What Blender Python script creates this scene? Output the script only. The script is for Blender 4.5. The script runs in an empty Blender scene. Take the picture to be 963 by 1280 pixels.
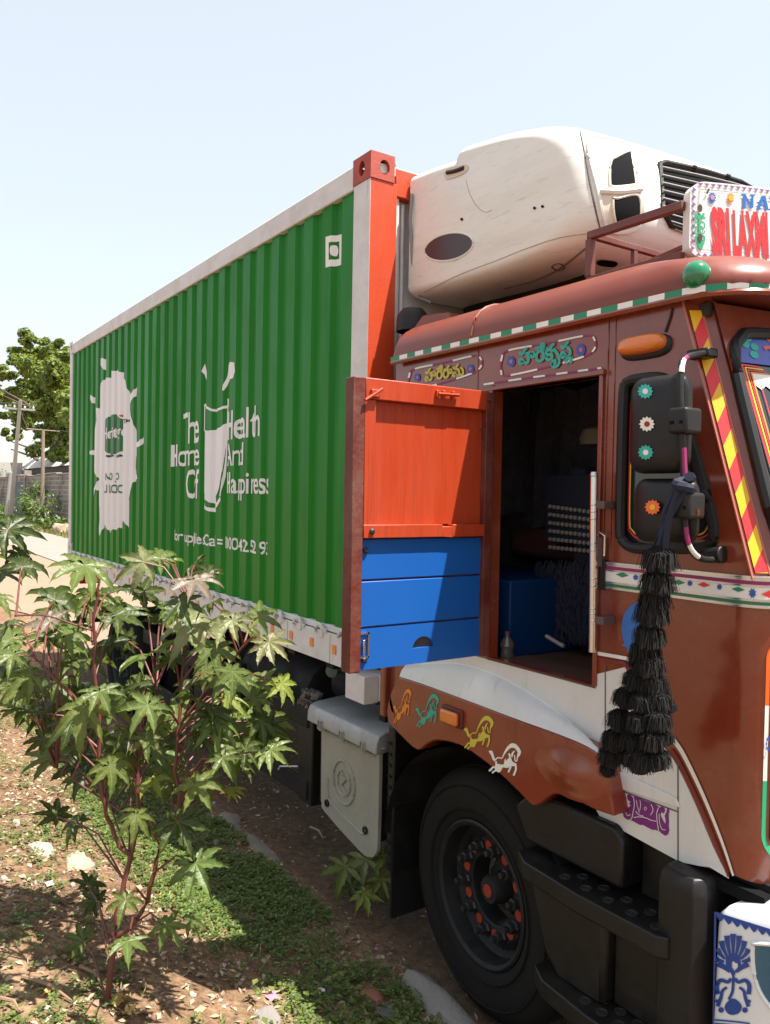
import bpy, bmesh, math, random
from mathutils import Vector, Matrix, noise
R0 = random.Random(7)
scene = bpy.context.scene
col = scene.collection
pi = math.pi

# ------------------------------------------------------------------ camera
F_PX, CX, CY = 1000.0, 481.5, 640.0
CAM = Vector((3.425, -2.117, 2.1))
YAW, PITCH, ROLL = math.radians(33.9), math.radians(1.2), math.radians(1.05)
_f0 = Vector((-math.cos(YAW), math.sin(YAW), 0)); _r0 = Vector((math.sin(YAW), math.cos(YAW), 0)); _u0 = Vector((0, 0, 1))
AF = _f0*math.cos(PITCH) - _u0*math.sin(PITCH)
_u = _u0*math.cos(PITCH) + _f0*math.sin(PITCH)
AR = _r0*math.cos(ROLL) + _u*math.sin(ROLL)
AU = _u*math.cos(ROLL) - _r0*math.sin(ROLL)
cam_d = bpy.data.cameras.new('camera'); cam = bpy.data.objects.new('camera', cam_d); col.objects.link(cam)
m3 = Matrix((AR, AU, -AF)).transposed()
cam.matrix_world = Matrix.Translation(CAM) @ m3.to_4x4()
cam_d.sensor_fit = 'HORIZONTAL'; cam_d.sensor_width = 36; cam_d.lens = F_PX/963*36
cam_d.clip_start = .05; cam_d.clip_end = 3000
scene.camera = cam

def ray(px, py): return AF + AR*((px-CX)/F_PX) - AU*((py-CY)/F_PX)
def P(px, py, x=None, y=None, z=None, d=None):
    """photo pixel -> point where its ray meets a plane (or a depth)"""
    r = ray(px, py)
    if d is not None: return CAM + r*d
    i, v = (0, x) if x is not None else (1, y) if y is not None else (2, z)
    return CAM + r*((v-CAM[i])/r[i])

# ------------------------------------------------------------------ light
SUN = Vector((.36, .22, 1)).normalized()
w = bpy.data.worlds.new('World'); scene.world = w; w.use_nodes = True
nt = w.node_tree
sky = nt.nodes.new('ShaderNodeTexSky'); sky.sky_type = 'NISHITA'; sky.sun_disc = False
sky.sun_elevation = math.asin(SUN.z); sky.sun_rotation = math.atan2(SUN.x, SUN.y)
sky.air_density = 1.0; sky.dust_density = 2.0; sky.ozone_density = 1.0; sky.altitude = 100
# a thin even veil of haze whitens the whole dome
bg = nt.nodes['Background']; bg.inputs[1].default_value = .05
hz_ = nt.nodes.new('ShaderNodeMix'); hz_.data_type = 'RGBA'; hz_.blend_type = 'ADD'; hz_.inputs[0].default_value = 1; hz_.inputs[7].default_value = (4.9, 4.95, 4.5, 1)
nt.links.new(sky.outputs[0], hz_.inputs[6]); nt.links.new(hz_.outputs[2], bg.inputs[0])
sl = bpy.data.lights.new('sun', 'SUN'); sl.energy = 5.0; sl.angle = math.radians(.53); sl.color = (1, .95, .87)
so = bpy.data.objects.new('sun', sl); col.objects.link(so); so.rotation_euler = SUN.to_track_quat('Z', 'Y').to_euler()
so.location = (0, 0, 30)
vs = scene.view_settings; vs.view_transform = 'Standard'; vs.look = 'None'; vs.exposure = 1.35; vs.gamma = 1; vs.use_curve_mapping = False
scene.cycles.max_bounces = 6

# ------------------------------------------------------------------ materials
MATS = {}
def mat(name, c, rough=.5, metal=0., coat=0., var=.12, scale=6., bump=0., bscale=60., spec=.5, dust=0., dustcol=(.36,.29,.22), streak=0.):
    if name in MATS: return MATS[name]
    m = bpy.data.materials.new(name); m.use_nodes = True; MATS[name] = m
    t = m.node_tree; n = t.nodes; L = t.links; b = n['Principled BSDF']
    b.inputs['Roughness'].default_value = rough; b.inputs['Metallic'].default_value = metal
    b.inputs['Coat Weight'].default_value = coat; b.inputs['Coat Roughness'].default_value = .12
    b.inputs['Specular IOR Level'].default_value = spec
    tc = n.new('ShaderNodeTexCoord')
    no = n.new('ShaderNodeTexNoise'); no.inputs['Scale'].default_value = scale; no.inputs['Detail'].default_value = 6; no.inputs['Roughness'].default_value = .65
    mp = n.new('ShaderNodeMapping'); L.new(tc.outputs['Object'], mp.inputs[0]); L.new(mp.outputs[0], no.inputs['Vector'])
    if streak: mp.inputs['Scale'].default_value = (1, 1, streak)
    mx = n.new('ShaderNodeMix'); mx.data_type = 'RGBA'
    mx.inputs[6].default_value = (*[max(0, v*(1-var)) for v in c], 1); mx.inputs[7].default_value = (*[min(1, v*(1+var)) for v in c], 1)
    L.new(no.outputs[0], mx.inputs[0]); out = mx.outputs[2]
    if dust:
        n2 = n.new('ShaderNodeTexNoise'); n2.inputs['Scale'].default_value = scale*.6; n2.inputs['Detail'].default_value = 8; n2.inputs['Roughness'].default_value = .75
        L.new(mp.outputs[0], n2.inputs['Vector'])
        cr = n.new('ShaderNodeValToRGB'); cr.color_ramp.elements[0].position = .45; cr.color_ramp.elements[0].color = (0, 0, 0, 1)
        cr.color_ramp.elements[1].position = .75; cr.color_ramp.elements[1].color = (dust, dust, dust, 1); L.new(n2.outputs[0], cr.inputs[0])
        m2 = n.new('ShaderNodeMix'); m2.data_type = 'RGBA'; L.new(cr.outputs[0], m2.inputs[0]); L.new(out, m2.inputs[6]); m2.inputs[7].default_value = (*dustcol, 1)
        out = m2.outputs[2]
        ra = n.new('ShaderNodeMath'); ra.operation = 'ADD'; ra.inputs[1].default_value = rough; L.new(cr.outputs[0], ra.inputs[0]); L.new(ra.outputs[0], b.inputs['Roughness'])
    L.new(out, b.inputs['Base Color'])
    if bump:
        nb = n.new('ShaderNodeTexNoise'); nb.inputs['Scale'].default_value = bscale; nb.inputs['Detail'].default_value = 4; L.new(mp.outputs[0], nb.inputs['Vector'])
        bp = n.new('ShaderNodeBump'); bp.inputs['Strength'].default_value = bump; bp.inputs['Distance'].default_value = .01
        L.new(nb.outputs[0], bp.inputs['Height']); L.new(bp.outputs[0], b.inputs['Normal'])
    return m

CAB = mat('cab_paint', (.190, .031, .0125), .2, coat=.55, spec=.4, var=.12, scale=2.5, bump=.06, bscale=3, dust=.18)
ROOF = mat('roof_paint', (.165, .034, .020), .36, coat=.1, spec=.35, var=.15, scale=4, bump=.05, bscale=6, dust=.30, dustcol=(.24, .10, .07))
DOORRED = mat('door_red', (.37, .036, .006), .42, var=.12, scale=5, bump=.15, bscale=50, streak=.15, dust=.12, dustcol=(.55, .22, .13))
DOORDK = mat('door_edge_red', (.105, .018, .012), .55, spec=.3, var=.2, scale=9, bump=.2, bscale=60, dust=.2)
BLUE = mat('door_blue', (.008, .085, .34), .42, spec=.3, var=.08, scale=5, bump=.05, bscale=20)
WHITE = mat('white_paint', (.62, .62, .60), .35, var=.06, scale=4, dust=.25, dustcol=(.40, .35, .29), bump=.03, bscale=5)
TRIMW = mat('trim_white', (.74, .73, .70), .5, var=.06, dust=.15)
GREENP = mat('container_green', (.009, .168, .011), .42, spec=.18, var=.18, scale=1.6, dust=.35, dustcol=(.022, .115, .020), bump=.35, bscale=2.0, streak=.3)
DECALW = mat('decal_white', (.72, .69, .71), .45, var=.06, scale=3, dust=.16, dustcol=(.42, .38, .36), streak=.3)
DECALG = mat('decal_green', (.012, .12, .03), .5)
RAILW = mat('rail_white', (.60, .58, .58), .5, var=.1, scale=6, dust=.42, dustcol=(.33, .28, .24), bump=.08, bscale=40)
POSTR = mat('post_red', (.50, .050, .010), .42, var=.12, scale=5, dust=.12, dustcol=(.30, .06, .03), bump=.08)
CASTR = mat('casting_red', (.36, .050, .028), .55, var=.2, scale=9, dust=.3, dustcol=(.12, .05, .04), bump=.15)
CREAM = mat('reefer_shell', (.72, .71, .665), .42, coat=.1, var=.06, scale=2.6, dust=.30, dustcol=(.48, .42, .34), bump=.03, bscale=8, streak=7)
DARK = mat('dark_void', (.006, .006, .007), .9, spec=.1)
BLACKPL = mat('black_plastic', (.0075, .0068, .0066), .42, spec=.35, var=.2, scale=12, dust=.3, dustcol=(.024, .020, .017), bump=.05, bscale=80)
CHASS = mat('chassis_black', (.009, .008, .008), .65, spec=.25, var=.3, scale=9, dust=.5, dustcol=(.03, .024, .02))
RUBBER = mat('tyre_rubber', (.010, .009, .0085), .8, spec=.2, var=.2, scale=15, dust=.5, dustcol=(.026, .020, .015), bump=.1, bscale=120)
GASKET = mat('rubber_gasket', (.012, .0125, .013), .5, spec=.35, var=.15)
RIM = mat('rim_dark', (.010, .010, .0105), .55, spec=.3, var=.3, scale=14, dust=.5, dustcol=(.04, .033, .027))
NUT = mat('nut_steel', (.04, .04, .042), .45, metal=.5, var=.3, scale=30)
ORANGE = mat('orange_paint', (.30, .038, .018), .65, var=.3, scale=40, spec=.2)
CHROME = mat('chrome', (.62, .62, .62), .16, metal=1, var=.05, dust=.15)
ALUM = mat('aluminium_trim', (.60, .60, .58), .3, metal=.85, var=.06, dust=.1)
GREYM = mat('grey_cover', (.28, .265, .22), .6, var=.12, scale=6, dust=.5, dustcol=(.20, .17, .135), bump=.08)
SILVER = mat('silver_cover', (.30, .315, .325), .42, metal=.45, var=.1, scale=9, dust=.5, dustcol=(.25, .22, .19))
AMBER = mat('amber_lens', (.62, .16, .015), .18, coat=.6, var=.2, scale=60, bump=.3, bscale=160)
GREENL = mat('green_lens', (.003, .16, .06), .1, coat=.8, var=.2, scale=40)
C_GREEN = mat('sign_green', (.01, .21, .10), .5); C_RED = mat('sign_red', (.60, .025, .03), .45); C_YEL = mat('sign_yellow', (.72, .42, .012), .45)
C_TEAL = mat('paint_teal', (.02, .36, .29), .5); C_BLUE = mat('paint_blue', (.015, .075, .36), .5); C_MAG = mat('paint_magenta', (.24, .012, .10), .5)
C_YG = mat('paint_yellow_green', (.52, .44, .05), .5); C_OR = mat('paint_orange', (.68, .22, .02), .5); C_PUR = mat('paint_purple', (.16, .012, .16), .5)
C_WHITE = mat('paint_white', (.72, .70, .66), .5); C_SAFF = mat('paint_saffron', (.75, .12, .015), .4); C_DKRED = mat('paint_dark_red', (.16, .018, .012), .5)
C_BLACK = mat('paint_black', (.015, .015, .018), .5)
REFL = mat('reflector_orange', (.68, .19, .02), .35, coat=.4)
BROWN = mat('rack_brown', (.125, .030, .022), .5, var=.2, scale=12, dust=.2)
SEATM = mat('seat_cover', (.016, .017, .035), .95, var=.5, scale=40, bump=.7, bscale=90)
INTER = mat('cab_interior', (.032, .026, .025), .8, var=.5, scale=15, bump=.3)
WOODM = mat('floor_wood', (.085, .040, .026), .6, var=.3, scale=10, streak=.2)
BEAD = mat('bead_white', (.26, .245, .22), .5)
YARN = mat('black_yarn', (.0075, .0066, .006), .8, spec=.3, var=.4, scale=60)
NAVY = mat('navy_cloth', (.010, .013, .030), .85, var=.3, scale=50)
STONE = mat('kerb_stone', (.17, .145, .12), .85, var=.25, scale=8, dust=.6, dustcol=(.12, .085, .06), bump=.6, bscale=25)
GLASSM = mat('windscreen_glass', (.018, .022, .024), .06, var=0, coat=.5)

def weather(m, dark, amt, scale, lo=.5, hi=.72):
    """long vertical run marks and small chips over a paint"""
    t = m.node_tree; n = t.nodes; L = t.links; b = n['Principled BSDF']; src = b.inputs['Base Color'].links[0].from_socket
    tc = n.new('ShaderNodeTexCoord'); mp = n.new('ShaderNodeMapping'); mp.inputs['Scale'].default_value = scale; L.new(tc.outputs['Object'], mp.inputs[0])
    no = n.new('ShaderNodeTexNoise'); no.inputs['Scale'].default_value = 1; no.inputs['Detail'].default_value = 7; no.inputs['Roughness'].default_value = .7; L.new(mp.outputs[0], no.inputs['Vector'])
    cr = n.new('ShaderNodeValToRGB'); e = cr.color_ramp.elements; e[0].position = lo; e[0].color = (0,0,0,1); e[1].position = hi; e[1].color = (amt,amt,amt,1); L.new(no.outputs[0], cr.inputs[0])
    mx = n.new('ShaderNodeMix'); mx.data_type = 'RGBA'; L.new(cr.outputs[0], mx.inputs[0]); L.new(src, mx.inputs[6]); mx.inputs[7].default_value = (*dark, 1); L.new(mx.outputs[2], b.inputs['Base Color'])
weather(GREENP, (.007, .090, .009), .55, (26, 26, .55), .52, .75)
weather(GREENP, (.10, .20, .09), .5, (40, 40, 9), .68, .74)
weather(DECALW, (.36, .32, .30), .5, (30, 30, .6), .52, .75)
weather(RAILW, (.26, .15, .09), .55, (22, 22, 3.5), .60, .72)
weather(DOORRED, (.20, .022, .012), .6, (60, 60, 2.2), .52, .70)
weather(DOORRED, (.50, .22, .13), .6, (45, 45, 20), .70, .75)
weather(BLUE, (.05, .13, .30), .5, (30, 30, 14), .66, .74)
weather(CAB, (.075, .020, .012), .35, (14, 14, 1.2), .52, .75)
weather(CAB, (.33, .14, .09), .45, (50, 50, 40), .71, .76)
weather(WHITE, (.36, .31, .25), .45, (30, 30, 2.0), .55, .75)
weather(CREAM, (.42, .37, .30), .5, (9, 9, 60), .56, .70)
weather(POSTR, (.22, .03, .018), .5, (30, 30, 2), .56, .72)

# ------------------------------------------------------------------ mesh helpers
class G:
    def __init__(s): s.v = []; s.f = []; s.m = []
    def add(s, vs, fs, m=0):
        o = len(s.v); s.v += [tuple(a) for a in vs]
        for f in fs: s.f.append([i+o for i in f]); s.m.append(m)
        return s
    def box(s, x0, x1, y0, y1, z0, z1, m=0):
        return s.add([(x0,y0,z0),(x1,y0,z0),(x1,y1,z0),(x0,y1,z0),(x0,y0,z1),(x1,y0,z1),(x1,y1,z1),(x0,y1,z1)],
              [(0,3,2,1),(4,5,6,7),(0,1,5,4),(1,2,6,5),(2,3,7,6),(3,0,4,7)], m)
    def loft(s, rings, closed=True, caps=True, m=0):
        n = len(rings[0]); vs = [p for r in rings for p in r]; fs = []
        for i in range(len(rings)-1):
            for j in range(n if closed else n-1):
                k = (j+1) % n; fs.append((i*n+j, i*n+k, (i+1)*n+k, (i+1)*n+j))
        if caps and closed: fs.append(tuple(range(n))[::-1]); fs.append(tuple(range((len(rings)-1)*n, len(rings)*n)))
        return s.add(vs, fs, m)
    def tube(s, pts, r, n=8, m=0, caps=True):
        pts = [Vector(p) for p in pts]; rr = r if isinstance(r, (list, tuple)) else [r]*len(pts); rings = []
        up = Vector((0,0,1))
        for i, p in enumerate(pts):
            t = (pts[min(i+1, len(pts)-1)] - pts[max(i-1, 0)]).normalized()
            a = t.cross(up) if abs(t.dot(up)) < .95 else t.cross(Vector((0,1,0)))
            a.normalize(); b = a.cross(t)
            rings.append([p + a*(math.cos(2*pi*j/n)*rr[i]) + b*(math.sin(2*pi*j/n)*rr[i]) for j in range(n)])
        return s.loft(rings, m=m, caps=caps)
    def lathe(s, prof, c, ax, n=24, m=0, caps=False, a0=0):
        ax = Vector(ax).normalized(); c = Vector(c)
        a = ax.cross(Vector((0,0,1))) if abs(ax.z) < .9 else Vector((1,0,0)); a.normalize(); b = ax.cross(a)
        rings = [[c + ax*h + a*(math.cos(2*pi*j/n+a0)*r) + b*(math.sin(2*pi*j/n+a0)*r) for j in range(n)] for r, h in prof]
        return s.loft(rings, m=m, caps=caps)
    def prism(s, pts, vec, m=0):
        vec = Vector(vec); a = [Vector(p) for p in pts]
        return s.loft([a, [p+vec for p in a]], m=m)
    def fill(s, loops, fmap, vec=None, m=0):
        """2D loops (outline + holes) -> filled sheet, mapped by fmap; vec gives thickness"""
        bm = bmesh.new(); edges = []
        for lp in loops:
            vv = [bm.verts.new((p[0], p[1], 0)) for p in lp]
            edges += [bm.edges.new((vv[i], vv[(i+1) % len(vv)])) for i in range(len(vv))]
        bmesh.ops.triangle_fill(bm, use_beauty=True, use_dissolve=False, edges=edges)
        bm.verts.index_update(); bm.verts.ensure_lookup_table()
        pts = [Vector(fmap(v.co.x, v.co.y)) for v in bm.verts]
        fs = [[v.index for v in f.verts] for f in bm.faces]; bm.free()
        if vec is None: return s.add(pts, fs, m)
        vec = Vector(vec); n = len(pts)
        s.add(pts + [p+vec for p in pts], fs + [[i+n for i in f][::-1] for f in fs], m)
        o = 0
        for lp in loops:
            k = len(lp); a = [Vector(fmap(*p)) for p in lp]
            s.loft([a, [p+vec for p in a]], caps=False, m=m)
        return s
    def build(s, name, mats, parent=None, smooth=35, bevel=0, seg=2, recalc=True):
        me = bpy.data.meshes.new(name); me.from_pydata(s.v, [], s.f)
        if not isinstance(mats, (list, tuple)): mats = [mats]
        for m in mats: me.materials.append(m)
        if len(mats) > 1:
            for p, k in zip(me.polygons, s.m): p.material_index = k
        if recalc:
            bm = bmesh.new(); bm.from_mesh(me); bmesh.ops.remove_doubles(bm, verts=bm.verts, dist=1e-5)
            bmesh.ops.recalc_face_normals(bm, faces=bm.faces); bm.to_mesh(me); bm.free()
        me.update()
        if smooth:
            me.shade_smooth(); me.set_sharp_from_angle(angle=math.radians(smooth))
        o = bpy.data.objects.new(name, me); col.objects.link(o)
        if bevel:
            b = o.modifiers.new('bevel', 'BEVEL'); b.width = bevel; b.segments = seg; b.limit_method = 'ANGLE'; b.angle_limit = math.radians(40); b.harden_normals = False
        if parent: par(o, parent)
        return o
def par(o, p):
    o.parent = p
    o.matrix_parent_inverse = Matrix.Translation(-Vector(p.location)) if p.type == 'EMPTY' else Matrix()
def thing(name, loc, label, cat, group=None):
    o = bpy.data.objects.new(name, None); col.objects.link(o); o.location = loc; o.empty_display_size = .2
    return tag(o, label, cat, group)
def tag(o, label=None, cat=None, group=None, kind=None):
    if label: o['label'] = label
    if cat: o['category'] = cat
    if group: o['group'] = group
    if kind: o['kind'] = kind
    return o
def copy_mesh(o, name, parent, loc=None, rot=None, sc=None):
    c = o.copy(); c.name = name; col.objects.link(c); c.parent = parent
    if loc is not None: c.location = loc
    if rot is not None: c.rotation_euler = rot
    if sc is not None: c.scale = sc
    return c

def spline(pts, k=6, closed=False):
    pts = [tuple(p) for p in pts]; n = len(pts); out = []
    rng = range(n if closed else n-1)
    g = (lambda i: pts[i % n]) if closed else (lambda i: pts[max(0, min(n-1, i))])
    for i in rng:
        p0, p1, p2, p3 = g(i-1), g(i), g(i+1), g(i+2)
        for j in range(k):
            t = j/k
            out.append(tuple(.5*(2*b+(c-a)*t+(2*a-5*b+4*c-d)*t*t+(3*b-a-3*c+d)*t**3) for a, b, c, d in zip(p0, p1, p2, p3)))
    if not closed: out.append(pts[-1])
    return out
class D(G):
    """flat painted marks: shapes given in 2D, laid on a surface by fmap"""
    def __init__(s, fmap): super().__init__(); s.fm = fmap
    def poly(s, pts, m=0, holes=()): return s.fill([pts, *holes], s.fm, m=m)
    def ribbon(s, pts, w, m=0, sm=True, k=5, closed=False):
        if sm and len(pts) > 2: pts = spline(pts, k, closed)
        vs = []; n = len(pts)
        for i, p in enumerate(pts):
            a = pts[max(0, i-1)]; b = pts[min(n-1, i+1)]
            dx, dy = b[0]-a[0], b[1]-a[1]; l = math.hypot(dx, dy) or 1
            ww = w if not isinstance(w, (list, tuple)) else w[0]+(w[1]-w[0])*i/(n-1)
            nx, ny = -dy/l*ww/2, dx/l*ww/2
            vs += [s.fm(p[0]+nx, p[1]+ny), s.fm(p[0]-nx, p[1]-ny)]
        return s.add(vs, [(2*i, 2*i+1, 2*i+3, 2*i+2) for i in range(n-1)], m)
    def disc(s, c, r, m=0, n=14, ry=None, r2=None, teeth=0):
        ry = ry or r; pts = []
        for i in range(n*(2 if teeth else 1)):
            a = 2*pi*i/(n*(2 if teeth else 1)); q = 1-(.22 if teeth and i % 2 else 0)
            pts.append((c[0]+math.cos(a)*r*q, c[1]+math.sin(a)*ry*q))
        return s.poly(pts, m)
def glyphs(body, res=5):
    """outlines of a text as (outer loop, holes) lists; contours that overlap stay separate pieces"""
    c = bpy.data.curves.new('txt', 'FONT'); c.body = body; c.size = 1
    o = bpy.data.objects.new('txt', c); col.objects.link(o); dg = bpy.context.evaluated_depsgraph_get()
    cu = o.evaluated_get(dg).to_curve(dg); loops = []
    for sp in cu.splines:
        bz = sp.bezier_points; n = len(bz); pts = []
        for i in range(n):
            a, b = bz[i], bz[(i+1) % n]
            for k in range(res):
                t = k/res; u = 1-t; v = a.co*u**3+a.handle_right*(3*u*u*t)+b.handle_left*(3*u*t*t)+b.co*t**3
                if not pts or (abs(pts[-1][0]-v.x)+abs(pts[-1][1]-v.y)) > 1e-4: pts.append((v.x, v.y))
        if len(pts) > 2: loops.append(pts)
    o.evaluated_get(dg).to_curve_clear(); bpy.data.objects.remove(o); bpy.data.curves.remove(c)
    ar = lambda p: sum(p[i][0]*p[(i+1) % len(p)][1]-p[(i+1) % len(p)][0]*p[i][1] for i in range(len(p)))/2
    def inside(q, p):
        r = False
        for i in range(len(p)):
            (x0, y0), (x1, y1) = p[i], p[(i+1) % len(p)]
            if (y0 > q[1]) != (y1 > q[1]) and q[0] < (x1-x0)*(q[1]-y0)/(y1-y0)+x0: r = not r
        return r
    big = max(loops, key=lambda p: abs(ar(p))); sgn = 1 if ar(big) > 0 else -1
    outs = [p for p in loops if ar(p)*sgn > 0]; holes = [p for p in loops if ar(p)*sgn < 0]
    x0 = min(v[0] for p in loops for v in p); x1 = max(v[0] for p in loops for v in p)
    nm = lambda p: [((v[0]-x0)/(x1-x0), v[1]) for v in p]
    res_ = []
    for p in outs: res_.append((nm(p), [nm(h) for h in holes if inside(h[0], p)]))
    return res_, x1-x0
def text2d(body, bold=0.0, res=3):
    c = bpy.data.curves.new('txt', 'FONT'); c.body = body; c.size = 1; c.offset = bold; c.resolution_u = res
    o = bpy.data.objects.new('txt', c); col.objects.link(o); dg = bpy.context.evaluated_depsgraph_get()
    me = bpy.data.meshes.new_from_object(o.evaluated_get(dg))
    vs = [(v.co.x, v.co.y) for v in me.vertices]; fs = [list(p.vertices) for p in me.polygons]
    bpy.data.objects.remove(o); bpy.data.curves.remove(c); bpy.data.meshes.remove(me)
    x0 = min(v[0] for v in vs); x1 = max(v[0] for v in vs)
    return [((v[0]-x0)/(x1-x0), v[1]) for v in vs], fs     # x normalised 0..1, y in em (cap height about .72)

# ------------------------------------------------------------------ ground
def smooth(t): t = max(0., min(1., t)); return t*t*(3-2*t)
def gz(x, y):
    if y > -.05: base = -.035 + .012*noise.noise(Vector((x*1.3, y*1.3, 3)))
    else:
        d = -.05-y; fade = smooth((x+9)/5)*.8+.2
        base = (.0 + .40*smooth(d/1.9))*fade + .012*min(1, d*3)*noise.noise(Vector((x*4, y*4, 0))) + .03*min(1, d)*noise.noise(Vector((x*.9, y*.9, 5)))
    return base
def axis(fine0, fine1, step, lo, hi):
    a = []; v = fine0
    while v < fine1: a.append(v); v += step
    a.append(fine1); s = step; v = fine1
    while v < hi: s *= 1.35; v += s; a.append(min(v, hi))
    s = step; v = fine0
    while v > lo: s *= 1.35; v -= s; a.insert(0, max(v, lo))
    return a
xs = axis(-7, 4.5, .07, -400, 300); ys = axis(-3.5, .6, .05, -300, 400)
g = G()
for yv in ys:
    for xv in xs: g.v.append((xv, yv, gz(xv, yv)))
nx = len(xs)
for j in range(len(ys)-1):
    for i in range(nx-1): g.f.append((j*nx+i, j*nx+i+1, (j+1)*nx+i+1, (j+1)*nx+i)); g.m.append(0)
def ground_mat():
    m = bpy.data.materials.new('dirt'); m.use_nodes = True; t = m.node_tree; n = t.nodes; L = t.links; b = n['Principled BSDF']
    b.inputs['Roughness'].default_value = .95; b.inputs['Specular IOR Level'].default_value = .15
    tc = n.new('ShaderNodeTexCoord')
    def nz(s, d=8, r=.7):
        q = n.new('ShaderNodeTexNoise'); q.inputs['Scale'].default_value = s; q.inputs['Detail'].default_value = d; q.inputs['Roughness'].default_value = r; L.new(tc.outputs['Object'], q.inputs['Vector']); return q
    n1 = nz(1.7); n2 = nz(22, 6); n3 = nz(90, 3)
    cr = n.new('ShaderNodeValToRGB'); e = cr.color_ramp.elements; e[0].position = .3; e[0].color = (.16, .098, .058, 1); e[1].position = .72; e[1].color = (.37, .25, .155, 1)
    k = e.new(.52); k.color = (.265, .168, .102, 1); L.new(n1.outputs[0], cr.inputs[0])
    c2 = n.new('ShaderNodeValToRGB'); e = c2.color_ramp.elements; e[0].position = .38; e[0].color = (.45, .45, .45, 1); e[1].position = .66; e[1].color = (1.25, 1.2, 1.15, 1); L.new(n2.outputs[0], c2.inputs[0])
    mx = n.new('ShaderNodeMix'); mx.data_type = 'RGBA'; mx.blend_type = 'MULTIPLY'; mx.inputs[0].default_value = 1; L.new(cr.outputs[0], mx.inputs[6]); L.new(c2.outputs[0], mx.inputs[7])
    # pale specks of grit
    c3 = n.new('ShaderNodeValToRGB'); e = c3.color_ramp.elements; e[0].position = .66; e[0].color = (0, 0, 0, 1); e[1].position = .72; e[1].color = (.75, .75, .75, 1); L.new(n3.outputs[0], c3.inputs[0])
    m2 = n.new('ShaderNodeMix'); m2.data_type = 'RGBA'; L.new(c3.outputs[0], m2.inputs[0]); L.new(mx.outputs[2], m2.inputs[6]); m2.inputs[7].default_value = (.40, .32, .25, 1)
    # a darker strip of earth from the kerb across the truck's width
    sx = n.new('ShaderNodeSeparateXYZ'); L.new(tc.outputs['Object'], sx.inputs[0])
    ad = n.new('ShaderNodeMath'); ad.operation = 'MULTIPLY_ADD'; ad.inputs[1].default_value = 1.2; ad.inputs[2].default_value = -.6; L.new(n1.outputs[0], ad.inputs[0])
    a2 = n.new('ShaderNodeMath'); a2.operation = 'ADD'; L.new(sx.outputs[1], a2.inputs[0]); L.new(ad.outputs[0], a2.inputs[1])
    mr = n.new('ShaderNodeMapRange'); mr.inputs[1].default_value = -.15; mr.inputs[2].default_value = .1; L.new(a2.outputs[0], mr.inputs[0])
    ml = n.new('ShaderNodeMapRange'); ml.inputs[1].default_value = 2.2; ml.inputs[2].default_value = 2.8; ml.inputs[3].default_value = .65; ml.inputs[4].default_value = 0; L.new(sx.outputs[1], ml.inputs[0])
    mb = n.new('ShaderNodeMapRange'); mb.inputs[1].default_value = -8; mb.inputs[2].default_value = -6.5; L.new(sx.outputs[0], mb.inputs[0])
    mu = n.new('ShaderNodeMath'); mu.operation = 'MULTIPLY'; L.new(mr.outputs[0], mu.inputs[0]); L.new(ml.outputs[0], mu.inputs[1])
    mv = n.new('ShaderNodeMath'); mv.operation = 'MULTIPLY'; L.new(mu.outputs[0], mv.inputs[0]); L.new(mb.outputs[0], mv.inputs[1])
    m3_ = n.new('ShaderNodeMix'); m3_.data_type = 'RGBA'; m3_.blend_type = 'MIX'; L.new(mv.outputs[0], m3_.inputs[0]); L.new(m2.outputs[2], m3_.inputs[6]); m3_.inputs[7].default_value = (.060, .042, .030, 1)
    L.new(m3_.outputs[2], b.inputs['Base Color'])
    bp = n.new('ShaderNodeBump'); bp.inputs['Strength'].default_value = .9; bp.inputs['Distance'].default_value = .03; L.new(n2.outputs[0], bp.inputs['Height'])
    b2 = n.new('ShaderNodeBump'); b2.inputs['Strength'].default_value = .6; b2.inputs['Distance'].default_value = .008; L.new(n3.outputs[0], b2.inputs['Height']); L.new(bp.outputs[0], b2.inputs['Normal'])
    L.new(b2.outputs[0], b.inputs['Normal']); return m
tag(g.build('ground', ground_mat(), recalc=False), kind='structure')

ROADM = mat('road_concrete', (.215, .19, .165), .9, var=.12, scale=.8, dust=.4, dustcol=(.25, .19, .14), bump=.2, bscale=30)
SAND = mat('sandy_shoulder', (.225, .155, .105), .95, var=.18, scale=1.2, bump=.4, bscale=20)
g = G(); RX = [-400+8*i for i in range(49)] + [-10, 0, 20, 60, 120, 300]
for i, xv in enumerate(RX): g.v += [(xv, 2.75+.12*math.sin(xv*.7)+.1*math.sin(xv*2.3), -.012), (xv, 5.8+.1*math.sin(xv*.9), -.012)]
for i in range(len(RX)-1): g.f.append((2*i, 2*i+2, 2*i+3, 2*i+1)); g.m.append(0)
tag(g.build('road', ROADM, recalc=False), kind='structure')
g = G()
sxs = [-60+1.5*i for i in range(36)]
for i, xv in enumerate(sxs): g.v += [(xv, .35+.25*math.sin(xv*1.1)+.5*smooth((xv+12)/8), -.02), (xv, 2.9, -.018)]
for i in range(len(sxs)-1): g.f.append((2*i, 2*i+2, 2*i+3, 2*i+1)); g.m.append(0)
tag(g.build('road_shoulder', SAND, recalc=False), kind='structure')

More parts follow.
